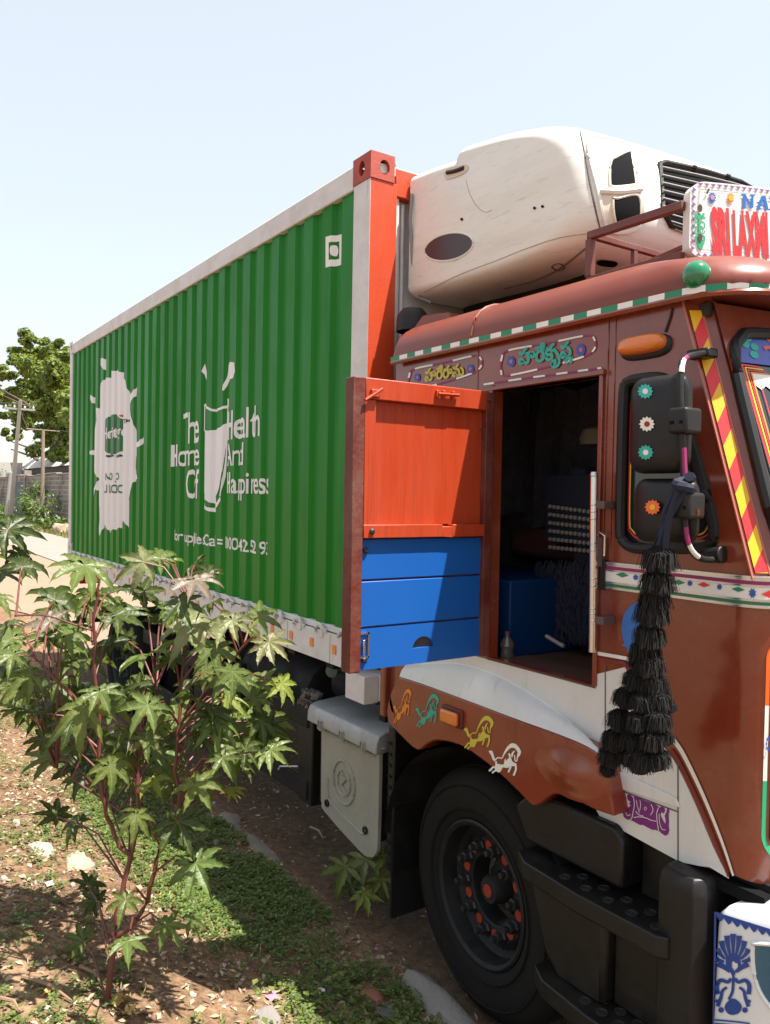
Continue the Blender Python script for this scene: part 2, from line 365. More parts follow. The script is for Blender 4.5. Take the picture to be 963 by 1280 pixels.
# kerb: a row of rough flush stones between the verge and the street
kerb = G().box(-30, -6.2, -.13, -.03, -.12, -.012).build('kerb', STONE, bevel=.01); tag(kerb, kind='structure')
def rough_stone(x0, x1, y0, y1, z0, z1, seed, mtl=None, amp=.02, div=5):
    rr = random.Random(seed); bm = bmesh.new(); bmesh.ops.create_cube(bm, size=1)
    bmesh.ops.subdivide_edges(bm, edges=bm.edges, cuts=2, use_grid_fill=True)
    o = rr.random()*50; gg = G()
    for v in bm.verts:
        c = v.co; q = Vector(((c.x+.5)*(x1-x0)+x0, (c.y+.5)*(y1-y0)+y0, (c.z+.5)*(z1-z0)+z0))
        rd = 1-.12*(abs(c.x*2)**4*abs(c.y*2)**4 + abs(c.x*2)**4*abs(c.z*2)**4 + abs(c.y*2)**4*abs(c.z*2)**4)
        mid = Vector(((x0+x1)/2, (y0+y1)/2, (z0+z1)/2)); q = mid + (q-mid)*rd
        q += Vector((noise.noise(q*9+Vector((o,0,0))), noise.noise(q*9+Vector((0,o,0))), noise.noise(q*9+Vector((0,0,o)))))*amp*2
        v.co = q
    bm.verts.index_update(); gg.add([v.co for v in bm.verts], [[v.index for v in f.verts] for f in bm.faces]); bm.free(); return gg
xk = -6.2; k = 0
while xk < 4.4:
    L_ = R0.uniform(.35, .62); ww = R0.uniform(.085, .13); cy_ = -.085+R0.uniform(-.02, .015)
    hz = R0.uniform(-.015, .02)
    if not (.1 < xk < .45): 
        o = rough_stone(xk, xk+L_-.012, cy_-ww/2, cy_+ww/2, -.14, hz, k, amp=.022).build('kerb_stone', STONE, kerb, smooth=50)
    xk += L_; k += 1

# ------------------------------------------------------------------ background: wall, shed, poles, tree, bushes
WALLM = mat('old_wall', (.24, .215, .19), .95, var=.5, scale=2.2, bump=.8, bscale=6, dust=.7, dustcol=(.10, .088, .075))
def wallmat():
    m = mat('block_wall', (.25, .225, .20), .95); t = m.node_tree; n = t.nodes; L = t.links; b = n['Principled BSDF']
    tc = n.new('ShaderNodeTexCoord'); mp = n.new('ShaderNodeMapping'); mp.inputs['Rotation'].default_value = (-pi/2, 0, 0); L.new(tc.outputs['Object'], mp.inputs[0])
    br = n.new('ShaderNodeTexBrick'); br.inputs['Scale'].default_value = 1; br.inputs['Brick Width'].default_value = .55; br.inputs['Row Height'].default_value = .26; br.inputs['Mortar Size'].default_value = .035
    br.inputs['Color1'].default_value = (.30, .27, .24, 1); br.inputs['Color2'].default_value = (.16, .145, .13, 1); br.inputs['Mortar'].default_value = (.40, .37, .33, 1)
    L.new(mp.outputs[0], br.inputs['Vector'])
    no = n.new('ShaderNodeTexNoise'); no.inputs['Scale'].default_value = .6; no.inputs['Detail'].default_value = 6; L.new(tc.outputs['Object'], no.inputs['Vector'])
    cr = n.new('ShaderNodeValToRGB'); cr.color_ramp.elements[0].position = .35; cr.color_ramp.elements[0].color = (.35, .33, .31, 1); cr.color_ramp.elements[1].position = .65; L.new(no.outputs[0], cr.inputs[0])
    mx = n.new('ShaderNodeMix'); mx.data_type = 'RGBA'; mx.blend_type = 'MULTIPLY'; mx.inputs[0].default_value = 1; L.new(br.outputs[0], mx.inputs[6]); L.new(cr.outputs[0], mx.inputs[7]); L.new(mx.outputs[2], b.inputs['Base Color'])
    bp = n.new('ShaderNodeBump'); bp.inputs['Distance'].default_value = .03; L.new(br.outputs[1], bp.inputs['Height']); bp.invert = True; L.new(bp.outputs[0], b.inputs['Normal']); return m
BW = wallmat()
wt = thing('boundary_wall', (-50, 8.1, 0), 'weathered grey block boundary wall along the far side of the road', 'wall')
g = G(); zx = [-130+3*i for i in range(37)]
tops = [2.95+.05*math.sin(i*1.7) for i in range(37)]
for i in range(36): g.box(zx[i], zx[i+1], 8, 8.25, -.1, tops[i])
g.build('wall_face', BW, wt)
g = G()
for i in range(36): g.box(zx[i], zx[i+1], 7.96, 8.29, tops[i]+.002, tops[i]+.09)
g.build('coping', WALLM, wt, bevel=.02)
g = G(); g.box(-56.2, -55.75, 7.9, 8.35, -.1, 3.35); g.build('pillar', WALLM, wt, bevel=.02)
g = G(); g.box(-59.6, -56.3, 7.93, 7.985, 0, 2.55); g.build('gate_leaf', mat('gate_blue', (.03, .055, .085), .6, var=.3), wt)

sh = thing('shed', (-72, 18, 0), 'long shed with a pale corrugated metal roof behind the boundary wall', 'building')
g = G(); g.box(-84, -58, 12.6, 24, 0, 4.3); g.build('wall', mat('shed_wall', (.34, .31, .28), .9, var=.2, scale=.7), sh)
g = G(); n_ = 190
for k in range(n_+1):
    xv = -84.5+27*k/n_; dz = .05*(1 if k % 2 else 0)
    g.v += [(xv, 11.9, 3.95+dz), (xv, 16.2, 7.75+dz), (xv, 24.5, 4.15+dz)]
for k in range(n_): g.f += [(3*k, 3*k+3, 3*k+4, 3*k+1), (3*k+1, 3*k+4, 3*k+5, 3*k+2)]; g.m += [0, 0]
g.build('roof', mat('roof_sheet', (.52, .50, .47), .6, var=.2, scale=.8, dust=.4, dustcol=(.30, .24, .19)), sh, smooth=0)
g = G(); g.box(-84.4, -57.7, 12.0, 12.15, 3.5, 3.9); g.build('eave_beam', mat('dark_wood', (.07, .06, .05), .9), sh)
g = G(); g.box(-85.3, -81, 9.2, 12, 0, 4.6); hut = g.build('lean_to', mat('hut_wall', (.42, .40, .37), .9, var=.15, scale=.8)); tag(hut, 'small pale grey outbuilding behind the wall beside the utility pole', 'building')

POLEM = mat('pole_concrete', (.40, .385, .36), .9, var=.15, scale=2, bump=.3, bscale=12)
POLED = mat('pole_wood', (.22, .17, .13), .9, var=.25, scale=2)
def dirpt(px, py, yv): return P(px, py, y=yv)
pt = thing('utility_pole', (-52, 6.9, 0), 'pale leaning concrete utility pole with a prop and a steel cross arm by the wall', 'pole')
A = Vector((-54.4, 6.8, -.1)); B = dirpt(25.5, 500, 6.8)
g = G(); g.loft([[A+Vector((sx*.16, sy*.14, 0)) for sx, sy in ((-1,-1),(1,-1),(1,1),(-1,1))], [B+Vector((sx*.10, sy*.08, 0)) for sx, sy in ((-1,-1),(1,-1),(1,1),(-1,1))]]); g.build('post', POLEM, pt, bevel=.02)
q = A.lerp(B, .93); g = G(); g.box(q.x-.08, q.x+.08, q.y-.9, q.y+.9, q.z-.06, q.z+.06); g.build('cross_arm', mat('galv', (.3, .3, .3), .5, metal=.5), pt)
for s in (-.8, -.3, .3, .8): G().lathe([(.03, 0), (.06, .03), (.06, .1), (.03, .16), (0, .17)], (q.x, q.y+s, q.z+.06), (0,0,1), 8).build('insulator', mat('porcelain', (.5, .48, .45), .3), pt)
g = G(); g.tube([dirpt(9, 643, 6.6), dirpt(14, 590, 6.75)], [.16, .13], 8); g.build('prop', POLEM, pt)
p2 = thing('lamp_pole', (-45.9, 7.2, 0), 'thin wooden street pole with a small lamp and wires in front of the wall', 'pole')
A2 = Vector((-45.9, 7.2, -.05)); B2 = dirpt(54, 537, 7.2)
G().tube([A2, A2.lerp(B2, .5), B2], [.13, .11, .09], 8).build('post', POLED, p2)
g = G(); g.tube([B2+Vector((0,-.9,.0)), B2+Vector((0,.9,-.05))], .04, 6); g.build('cross_arm', POLED, p2)
q = dirpt(48, 551, 7.0); g = G(); g.tube([A2.lerp(B2, .86), q], .025, 6); g.build('lamp_arm', POLED, p2)
g = G(); g.lathe([(.0,.14),(.1,.12),(.22,0),(.2,-.06),(0,-.08)], q, (0,0,1), 12); g.build('lamp_head', mat('lamp_white', (.6,.6,.58), .4), p2)
def wire(a, b, sag, r=.02):
    pts = [Vector(a).lerp(Vector(b), i/12) - Vector((0,0,sag*4*(i/12)*(1-i/12))) for i in range(13)]
    return G().tube(pts, r, 5)
WM = mat('wire_black', (.03, .03, .03), .6)
tag(wire(q0 := A.lerp(B, .95), B2+Vector((0, -.5, 0)), .5).build('wire', WM), 'dark wire strung between the concrete pole and the thin wooden pole', 'wire')
tag(wire(B2+Vector((0, .7, 0)), (-20, 9.5, 4.9), .4).build('wire', WM), 'dark wire running from the thin wooden pole along the wall', 'wire')
tag(wire(A.lerp(B, .97), dirpt(-60, 488, 6.9), .3, .035).build('wire', WM), 'thick dark cable leaving the top of the concrete pole away from the truck', 'wire')

def leafmat(name, c1, c2, trans=.35, rough=.5):
    m = bpy.data.materials.new(name); m.use_nodes = True; MATS[name] = m; t = m.node_tree; n = t.nodes; L = t.links; b = n['Principled BSDF']
    gi = n.new('ShaderNodeNewGeometry'); mx = n.new('ShaderNodeMix'); mx.data_type = 'RGBA'; mx.inputs[6].default_value = (*c1, 1); mx.inputs[7].default_value = (*c2, 1)
    L.new(gi.outputs['Random Per Island'], mx.inputs[0]); L.new(mx.outputs[2], b.inputs['Base Color']); b.inputs['Roughness'].default_value = rough
    tr = n.new('ShaderNodeBsdfTranslucent'); ms = n.new('ShaderNodeMixShader'); ms.inputs[0].default_value = trans; L.new(mx.outputs[2], tr.inputs[0])
    L.new(b.outputs[0], ms.inputs[1]); L.new(tr.outputs[0], ms.inputs[2]); L.new(ms.outputs[0], n['Material Output'].inputs[0]); return m
TREEL = leafmat('tree_leaf', (.075, .125, .016), (.21, .26, .028), .4)
BUSHL = leafmat('bush_leaf', (.045, .10, .018), (.13, .19, .03), .3)
BARK = mat('bark', (.10, .075, .055), .95, var=.3, scale=4, bump=.6, bscale=12)
def leaf_cloud(g, c, rad, n, size, rr, shell=.55):
    for _ in range(n):
        d = Vector((rr.gauss(0,1), rr.gauss(0,1), rr.gauss(0,1))).normalized()
        p = Vector(c) + Vector((d.x*rad[0], d.y*rad[1], d.z*rad[2]))*(shell+(1-shell)*rr.random()**.5)
        nn = (d + Vector((rr.uniform(-.7,.7), rr.uniform(-.7,.7), rr.uniform(0,.9)))).normalized()
        a = nn.cross(Vector((rr.uniform(-1,1), rr.uniform(-1,1), rr.uniform(-1,1)))).normalized(); b = nn.cross(a); s = size*rr.uniform(.6, 1.3)
        g.add([p-a*s*.5, p+b*s*.28, p+a*s*.5, p-b*s*.28], [(0,1,2,3)])
rr = random.Random(3)
tc_ = P(60, 500, y=14)
tree = thing('broadleaf_tree', (tc_.x, tc_.y, 0), 'tall bushy green tree rising behind the boundary wall and shed', 'tree')
g = G(); base = Vector((tc_.x+4, tc_.y, -.1))
g.tube([base, base+Vector((-.3,.1,3)), base+Vector((-1.2,0,6)), base+Vector((-2.5,.2,9))], [.55,.45,.38,.28], 10)
limbs = []
for k in range(14):
    a = rr.uniform(0, 2*pi); s0 = base.lerp(base+Vector((-2.2,.2,8.5)), rr.uniform(.4, 1)); e = s0+Vector((math.cos(a)*rr.uniform(3,8), math.sin(a)*rr.uniform(2,5), rr.uniform(1,5)))
    limbs.append(e); g.tube([s0, s0.lerp(e,.5)+Vector((0,0,.4)), e], [.2,.12,.05], 6)
g.build('trunk', BARK, tree)
g = G()
dt = (tc_-CAM).dot(AF)/1000
for (px, py, rp) in [(10,470,16),(28,450,18),(45,438,17),(60,450,18),(75,460,18),(86,470,18),(95,490,22),(20,490,18),(38,480,20),(55,485,22),(72,495,20),(12,515,14),(30,515,20),(50,515,20),(70,525,20),(85,530,20),(25,540,14),(60,545,18),(78,555,17),(45,460,20),(62,470,20),(80,485,20),(40,500,20),(64,510,20),(15,485,15),(90,510,20),(35,530,16),(48,540,15),(95,550,18),(4,500,12),(40,426,9),(52,428,8),(68,436,10),(8,545,9),(-12,490,18),(-8,470,12),(66,570,11),(80,575,10),(105,460,22),(120,500,26),(28,434,8),(20,452,9),(84,445,10)]:
    c = P(px, py, y=14+rr.uniform(-2, 2)); r_ = rp*dt*.95
    for q in range(5):
        d = Vector((rr.gauss(0,.5), rr.gauss(0,.5), rr.gauss(0,.45)))*r_
        leaf_cloud(g, c+d, (r_*.62, r_*.62, r_*.46), 190, .46, rr, .2)
g.build('crown', TREEL, tree, smooth=0, recalc=False)
# low bushes at the foot of the wall
def bush(px, py, yv, w_, h_, n, label, stem=True):
    c = P(px, py, y=yv); c.z = 0
    t = thing('bush', c, label, 'bush', 'bushes at the foot of the wall'); g = G()
    for _ in range(9):
        q = c+Vector((rr.uniform(-.5,.5)*w_, rr.uniform(-.3,.3)*w_, h_*rr.uniform(.25,.8))); leaf_cloud(g, q, (w_*.28, w_*.25, h_*.25), n//9, .22, rr, .3)
    g.build('foliage', BUSHL, t, smooth=0, recalc=False); g = G()
    for _ in range(6): g.tube([c+Vector((rr.uniform(-.1,.1),0,-.02)), c+Vector((rr.uniform(-.4,.4)*w_, rr.uniform(-.2,.2)*w_, h_*.8))], [.03,.012], 5)
    g.build('stems', BARK, t)
bush(52, 640, 7.0, 2.6, 1.9, 500, 'full green bush at the foot of the thin wooden pole')
bush(40, 640, 7.3, 2.0, 2.7, 380, 'tall wispy bush beside the dark blue gate')
bush(70, 650, 6.6, 2.2, .9, 260, 'low spreading bush between the thin wooden pole and the truck')
bush(6, 640, 6.7, 3.0, 1.2, 300, 'low bush around the foot of the concrete pole')
bush(22, 655, 6.3, 3.0, .6, 260, 'ankle high weeds at the road edge before the gate')
bush(0, 575, 9.3, 3.0, 4.4, 300, 'tall bush growing behind the wall near the concrete pole')
RUB = mat('rubble', (.33, .24, .17), .95, var=.3, scale=4, bump=.5)
c = P(78, 655, y=6.4); tag(rough_stone(c.x-1.2, c.x+1.1, c.y-.3, c.y+.4, -.1, .45, 77, amp=.12).build('rubble_heap', RUB), 'reddish rubble lying against the foot of the boundary wall', 'rubble')
# grassy strip in front of the wall
g = G()
for _ in range(5000):
    p = Vector((rr.uniform(-75, -28), rr.uniform(5.75, 8), -.03)); h = rr.uniform(.08, .3); a = rr.uniform(0, pi); s = rr.uniform(.04, .09)
    g.add([p+Vector((math.cos(a)*s, math.sin(a)*s, 0)), p-Vector((math.cos(a)*s, math.sin(a)*s, 0)), p+Vector((rr.uniform(-.1,.1), rr.uniform(-.1,.1), h))], [(0,1,2)])
tag(g.build('wall_grass', leafmat('dry_grass', (.10, .13, .03), (.24, .21, .07), .2), smooth=0, recalc=False), kind='stuff')

# ------------------------------------------------------------------ container
X0, X1, ZB, ZT, YW = -6.29, .10, 1.372, 3.765, 2.36
ct = thing('refrigerated_container', (-3.1, 1.2, 1.37), 'green corrugated refrigerated container with white milk logo standing on the truck bed', 'container')
PITCH_C, DEP = .2075, .021
XC0 = -.105
BR = [(.0, 0), (.44, 0), (.56, 1), (.84, 1), (.96, 0), (1.0, 0)]
def cy(x):
    if x > XC0 or x < X0+.1: return .012
    t = ((XC0-x)/PITCH_C) % 1
    for (a, u), (b, v) in zip(BR, BR[1:]):
        if a <= t <= b: return .012+DEP*(u+(v-u)*(t-a)/(b-a if b > a else 1))
    return .012
bx_ = [X1-.155]
x = XC0; cuts = []
while x > X0+.1:
    for a, u in BR[:-1]:
        xv = x-a*PITCH_C
        if xv > X0+.1: cuts.append(xv)
    x -= PITCH_C
g = G(); xx = [-.055, *cuts, X0+.1, X0+.06]
zz = [1.36, 1.9, 2.5, 3.1, 3.66]
for zv in zz:
    for xv in xx: g.v.append((xv, cy(xv)+.0015*noise.noise(Vector((xv*1.4, 0, zv*1.6)))*2, zv))
n = len(xx)
for j in range(len(zz)-1):
    for i in range(n-1): g.f.append((j*n+i, j*n+i+1, (j+1)*n+i+1, (j+1)*n+i)); g.m.append(0)
g.build('side_panel', GREENP, ct, smooth=12, recalc=False)
for p in bpy.data.objects['side_panel'].data.polygons: p.flip() if False else None
G().box(X0+.16, X1-.165, -.002, .07, 3.64, ZT-.005).build('top_rail', RAILW, ct, bevel=.006)
G().box(X0+.16, X1-.165, .006, .10, ZB+.0, 1.405).build('bottom_rail', RAILW, ct, bevel=.004)
G().box(X0+.05, X1-.02, .05, YW-.05, 3.70, ZT-.02).build('roof', RAILW, ct)
G().box(X0+.16, X1-.165, YW-.07, YW, 3.64, ZT-.005).build('top_rail', RAILW, ct)
G().box(X0+.1, X1-.1, YW-.05, YW-.02, 1.38, 3.65).build('side_panel', GREENP, ct)
G().box(X0+.1, X1-.1, .10, YW-.06, 1.38, 1.5).build('floor', CHASS, ct)
G().box(X0+.0, X0+.04, .17, YW-.17, 1.39, 3.7).build('rear_door', RAILW, ct, bevel=.004)
# posts
def post(x0, x1, y0, y1, z0, z1, m, nm='corner_post'):
    return G().box(x0, x1, y0, y1, z0, z1).build(nm, m, ct, bevel=.005)
# front corner post: side face white, front face red
g = G(); g.box(-.062, .096, 0, .158, 1.49, 3.655)
for i, f in enumerate(g.f):
    c = sum((Vector(g.v[k]) for k in f), Vector())/4
    g.m[i] = 1 if c.x > .09 else 0
g.build('corner_post', [RAILW, POSTR], ct, bevel=.003)
post(-.062, .096, YW-.158, YW, 1.49, 3.655, POSTR)
post(X0, X0+.12, 0, .12, 1.49, 3.655, RAILW); post(X0, X0+.12, YW-.12, YW, 1.49, 3.655, RAILW)
def casting(xa, xb, ya, yb, za, zb, face_x, near, m):
    g = G(); th = .022
    ys_ = ya if near else yb
    def oval(cx, cz, rx, rz, n=14): return [(cx+math.cos(2*pi*i/n)*rx, cz+math.sin(2*pi*i/n)*rz) for i in range(n)]
    yo, yi = (ya, th) if near else (yb, -th)
    g.fill([[(xa,za),(xb,za),(xb,zb),(xa,zb)], oval((xa+xb)/2, (za+zb)/2, .027, .038)], lambda a, b: (a, yo, b), (0, yi, 0))
    fx, ft = (xb, -th) if face_x > 0 else (xa, th)
    g.fill([[(ya+th,za),(yb-th,za),(yb-th,zb),(ya+th,zb)], oval((ya+yb)/2, (za+zb)/2, .03, .036)], lambda a, b: (fx, a, b), (ft, 0, 0))
    e_ = .0015; xa2, xb2 = (xa+e_, xb-th-e_) if face_x > 0 else (xa+th+e_, xb-e_); g.box(xa2, xb2, ya+th+e_, yb-th-e_, zb-th, zb-.001); g.box(xa2, xb2, ya+th+e_, yb-th-e_, za+.001, za+th); yn = (yb-th, yb) if near else (ya, ya+th); g.box(xa2, xb2, yn[0]+.0005, yn[1]-.0005, za+th, zb-th)
    g.box(xa+.05, xb-.05, ya+.05, yb-.05, za+th, zb-th, m=1)
    return g.build('corner_casting', [m, DARK], ct, smooth=30)
for (xa, xb, fx) in ((-.065, .101, 1), (X0-.004, X0+.162, -1)):
    for near in (True, False):
        ya, yb = (-.004, .160) if near else (YW-.160, YW+.004)
        for (za, zb) in ((3.655, 3.785), (1.37, 1.49)):
            casting(xa, xb, ya, yb, za, zb, fx, near, (CASTR if za > 3 else RAILW) if fx > 0 else RAILW)
# front wall
G().box(.0, .085, .158, YW-.158, 3.60, 3.74).build('front_header', POSTR, ct, bevel=.004)
G().box(.0, .03, .158, YW-.158, 1.45, 3.60).build('front_wall', RAILW, ct)
for k in range(2): G().tube([(.045, .20+.028*k, 3.58), (.045, .20+.028*k, 2.2)], .011, 8).build('drain_pipe', RAILW, ct)
G().box(.03, .07, .16, .19, 2.0, 3.598).build('front_rib', RAILW, ct, bevel=.004)

# -------- painted marks that follow the corrugation
def conform(d, name, m, off=.0025, par_=ct):
    """d: flat sheet in (x, z); cut it at every crease and lay it on the corrugated side"""
    bm = bmesh.new(); vv = [bm.verts.new((a, 0, b)) for a, _, b in d.v]
    for f in d.f:
        try: bm.faces.new([vv[i] for i in f])
        except ValueError: pass
    xa = min(v.co.x for v in bm.verts); xb = max(v.co.x for v in bm.verts)
    for c in cuts:
        if xa < c < xb: bmesh.ops.bisect_plane(bm, geom=bm.verts[:]+bm.edges[:]+bm.faces[:], plane_co=(c,0,0), plane_no=(1,0,0), dist=1e-5)
    for v in bm.verts: v.co.y = cy(v.co.x)-off+.0015*noise.noise(Vector((v.co.x*1.4, 0, v.co.z*1.6)))*2
    for f in bm.faces:
        f.normal_update()
        if f.normal.y > 0: f.normal_flip()
    me = bpy.data.meshes.new(name); bm.to_mesh(me); bm.free(); me.materials.append(m)
    o = bpy.data.objects.new(name, me); col.objects.link(o); par(o, par_); return o
def pz(px, py): v = P(px, py, y=.012); return (v.x, 0, v.z)
def ZB7(a, b): return pz(200+a/4.413, 430+b/4.413)
def ZB8(a, b): return pz(90+a/4.927, 430+b/4.927)
def ctext(body, pxl, pxr, pyb, pyt, name, m, off=.0025, bold=.035, par_=ct, fm=None):
    vs, fs = text2d(body, bold); a = P(pxl, pyb, y=.012); b = P(pxr, pyb, y=.012); t = P(pxl, pyt, y=.012)
    d = G(); h = (t.z-a.z)/.70
    d.add([(a.x+(b.x-a.x)*u, 0, a.z+v*h) for u, v in vs], fs); return conform(d, name, m, off, par_)
d = D(ZB8)
d.poly([(205,207),(240,207),(243,145),(247,165),(268,165),(277,140),(290,170),(312,175),(316,205),(330,220),(338,270),(352,325),(375,290),(390,262),(385,320),(365,350),(358,380),(362,440),(375,480),(385,540),(385,605),(410,602),(425,580),(432,562),(432,600),(418,630),(390,640),(382,700),(380,760),(385,800),(400,800),(405,830),(390,840),(375,850),(360,910),(345,1000),(340,1080),(348,1170),(330,1110),(318,1090),(310,1100),(305,1145),(290,1130),(270,1150),(250,1140),(235,1165),(215,1140),(200,1105),(188,1130),(172,1185),(165,1150),(172,1080),(170,1000),(160,905),(145,895),(135,955),(137,890),(150,860),(160,830),(140,790),(138,685),(110,680),(108,660),(138,650),(142,520),(152,470),(148,390),(172,400),(172,290),(180,240)])
d.poly([(175,90),(190,85),(205,100),(207,170),(190,150),(175,125)]); d.poly([(110,310),(125,320),(145,350),(142,370),(120,360),(112,335)])
spl = conform(d, 'milk_splash_mark', DECALW)
d = D(ZB8); d.poly([(200,470),(235,440),(265,432),(290,450),(312,470),(312,650),(290,668),(245,682),(215,668),(200,650)]); conform(d, 'badge', DECALG, .0045, spl)
ctext('Heritage', 130.5, 153.8, 549, 535.5, 'badge_lettering', DECALW, .0065, .02, spl)
d = D(ZB8); d.poly([(288,440),(312,430),(312,456)]); conform(d, 'red_flash', C_RED, .0045, spl)
ctext('TM', 154.5, 160.5, 529.5, 524, 'trademark_letters', C_BLACK, .0045, .02, spl)
ctext('NO JO', 132.5, 149.5, 600, 591.5, 'lettering', DECALG, .0045, .03, spl)
ctext('LIROIC', 130, 152.8, 615.5, 606, 'lettering', DECALG, .0045, .03, spl)
d = D(ZB8)
for a, b in ((212, 258), (268, 300)):
    d.ribbon([(a, 688), ((a+b)/2, 692), (b, 684)], 14)
conform(d, 'small_print', C_BLACK, .0045, spl)
d = D(ZB7)
d.ribbon([(235,332),(260,350),(295,366),(330,358),(360,343)], 13)
d.poly([(235,475),(270,478),(310,470),(340,455),(357,432),(352,560),(344,700),(328,800),(295,882),(270,872),(240,852),(232,820)])
d.ribbon([(235,330),(233,480)], 5); d.ribbon([(362,300),(362,345)], 8); d.ribbon([(360,345),(354,600),(346,740),(334,840)], 6)
d.poly([(233,878),(262,900),(290,905),(318,870),(335,842),(338,862),(320,895),(292,928),(262,920),(235,900)])
d.poly([(236,105),(243,140),(250,180),(252,218),(240,185),(229,150)])
d.poly([(365,110),(385,98),(412,102),(416,150),(405,188),(370,200),(358,225),(350,258),(344,250),(355,195),(362,150)])
conform(d, 'glass_mark', DECALW)
for t_, a, b, yb, yt, bo in (('The', 227, 249, 555, 517, .012), ('Home', 214, 249.5, 583, 556, .010), ('Of', 233, 249, 622, 587, .012),
        ('Health', 281.5, 325, 549.5, 514, .012), ('And', 281, 304.5, 582, 555, .012), ('Happiness', 281, 334.5, 616, 590, .010),
        ):
    ctext(t_, a, b, yb, yt, 'lettering', DECALW, bold=bo)
z_l = P(216, 674.5, y=.012).z; h_l = (P(216, 662, y=.012).z-z_l)
for t_, a, b in (('For', 215.5, 226), ('supplies', 228, 253), ('Call', 255, 269.5), ('=', 272, 277), ('1800-', 279, 297), ('4252', 298, 320.5), ('93', 324.5, 333)):
    vs_, fs_ = text2d(t_, .015); xa_, xb_ = P(a, 680, y=.012).x, P(b, 690, y=.012).x; k_ = h_l/.70
    d = G().add([(xa_+(xb_-xa_)*u, 0, z_l+v*k_) for u, v in vs_], fs_); conform(d, 'lettering', DECALW)
# square green dot mark
d = D(lambda a, b: pz(a, b)); d.poly([(407.5,296),(424,291.5),(424,330),(407.5,334.5)], holes=[[(411.5,303),(420.5,300.5),(420.5,322.5),(411.5,325)]]); q = conform(d, 'square_mark', C_WHITE)
d = D(lambda a, b: pz(a, b)); d.disc((416, 312.8), 3.4, ry=7); conform(d, 'green_dot', C_WHITE, .0025, q)

# ------------------------------------------------------------------ refrigeration unit on the container's front wall
ru = thing('refrigeration_unit', (.7, 1.2, 3.1), 'bulky cream refrigeration unit with black grille overhanging the cab roof', 'refrigeration unit')
# closed profile (x, z) of the shell
PROF = [(.10,3.10),(.40,3.085),(.80,3.075),(1.10,3.085),(1.24,3.11),(1.325,3.17),(1.350,3.26),(1.335,3.38),(1.295,3.485),(1.225,3.57),(1.11,3.632),(.90,3.688),(.66,3.728),(.60,3.737),(.56,3.742),(.52,3.748),(.48,3.753),(.30,3.775),(.10,3.79)]
PROF = spline(PROF, 3)
YA, YB = .235, 2.135
MX, MZ = .10, 3.42
def section(yv, s, zs=0, xs=0):
    return [(.10+(x-.10)*(1-xs), yv, MZ+(z-MZ)*(1-zs)) for x, z in PROF]
def sec(k): # k: distance in from the side
    r = .13; e = 1-math.sqrt(max(0, 1-(1-min(k, r)/r)**2)); bow = 1.35
    return e
st = []
for k in (0, .006, .02, .045, .08, .13, .2, .25, .30, .5, .75, .95):
    e = sec(k); b = .06*(1-((k)/.95))**2
    st.append((YA+k, e*.16, e*.10+b))
st = st + [(YA+YB-y_, zs, xs_) for y_, zs, xs_ in st[::-1][1:]]
# side panel notch near the top rear is cut as its own recess
rings = []
def notch(x, z, y_): return -.05*(1-smooth((x-.52)/.045))*(1-smooth((min(y_-YA, YB-y_)-.22)/.08)) if z > 3.6 else 0
for y_, zs, xs_ in st: rings.append([Vector((.10+(x-.10)*(1-xs_), y_, notch(x, z, y_)+MZ+(z-MZ)*(1-zs)+ .02*(1-zs)*(1-abs((y_-1.185)/.95))*(1 if z > MZ else 0))) for x, z in PROF])
g = G(); g.loft(rings, closed=True, caps=True)
shell = g.build('shell', CREAM, ru, smooth=50)
def shell_pt(u, v):
    """u: 0..1 along profile points, v: y"""
    i = min(len(PROF)-2, int(u)); f = u-i
    x, z = PROF[i][0]*(1-f)+PROF[i+1][0]*f, PROF[i][1]*(1-f)+PROF[i+1][1]*f
    return x, z
import mathutils
from mathutils.bvhtree import BVHTree
def bvh_of(rgs):
    gg = G(); gg.loft(rgs, closed=True, caps=True); return BVHTree.FromPolygons([Vector(v) for v in gg.v], gg.f)
SH = bvh_of(rings)
def on_shell(px, py, off=.003):
    r = ray(px, py).normalized(); h, nrm, _, _ = SH.ray_cast(CAM, r)
    if h is None: return P(px, py, x=1.2)
    if nrm.dot(r) > 0: nrm = -nrm
    return h + nrm*off
def patch(loop, name, m, par_, off=.004, depth=None, k=1):
    d = G(); pts = loop
    bm = bmesh.new(); vv = [bm.verts.new((a, b, 0)) for a, b in pts]; f = bm.faces.new(vv)
    bmesh.ops.triangulate(bm, faces=bm.faces[:])
    for _ in range(3): bmesh.ops.subdivide_edges(bm, edges=[e for e in bm.edges if e.calc_length() > 7], cuts=1); bmesh.ops.triangulate(bm, faces=bm.faces[:])
    bm.verts.index_update()
    d.add([on_shell(v.co.x, v.co.y, off) for v in bm.verts], [[v.index for v in f.verts] for f in bm.faces]); bm.free()
    return d.build(name, m, par_, recalc=False)
def shell_tube(pts, r, name, m, par_, off=.0, closed=False, sm=True):
    if sm: pts = spline(pts, 5, closed)
    if closed: pts = pts+[pts[0]]
    return G().tube([on_shell(a, b, off) for a, b in pts], r, 6).build(name, m, par_)
# oval badge on the side
ov = [(562+30*math.cos(a)*1.0, 308.5+17*math.sin(a)-5*math.cos(a)) for a in [2*pi*i/28 for i in range(28)]]
bd = patch(ov, 'oval_badge', mat('badge_dark', (.035, .028, .032), .35, var=.1), ru)
shell_tube(ov, .006, 'badge_rim', CREAM, ru, closed=True, sm=False)
# seams
shell_tube([(725,162),(731,190),(740,240),(752,293)], .004, 'seam', mat('seam_dark', (.12,.105,.09), .8), ru)
shell_tube([(740,291),(700,297),(660,310),(620,326),(575,343),(530,365)], .0025, 'seam', mat('seam_soft', (.40,.36,.30), .8), ru)
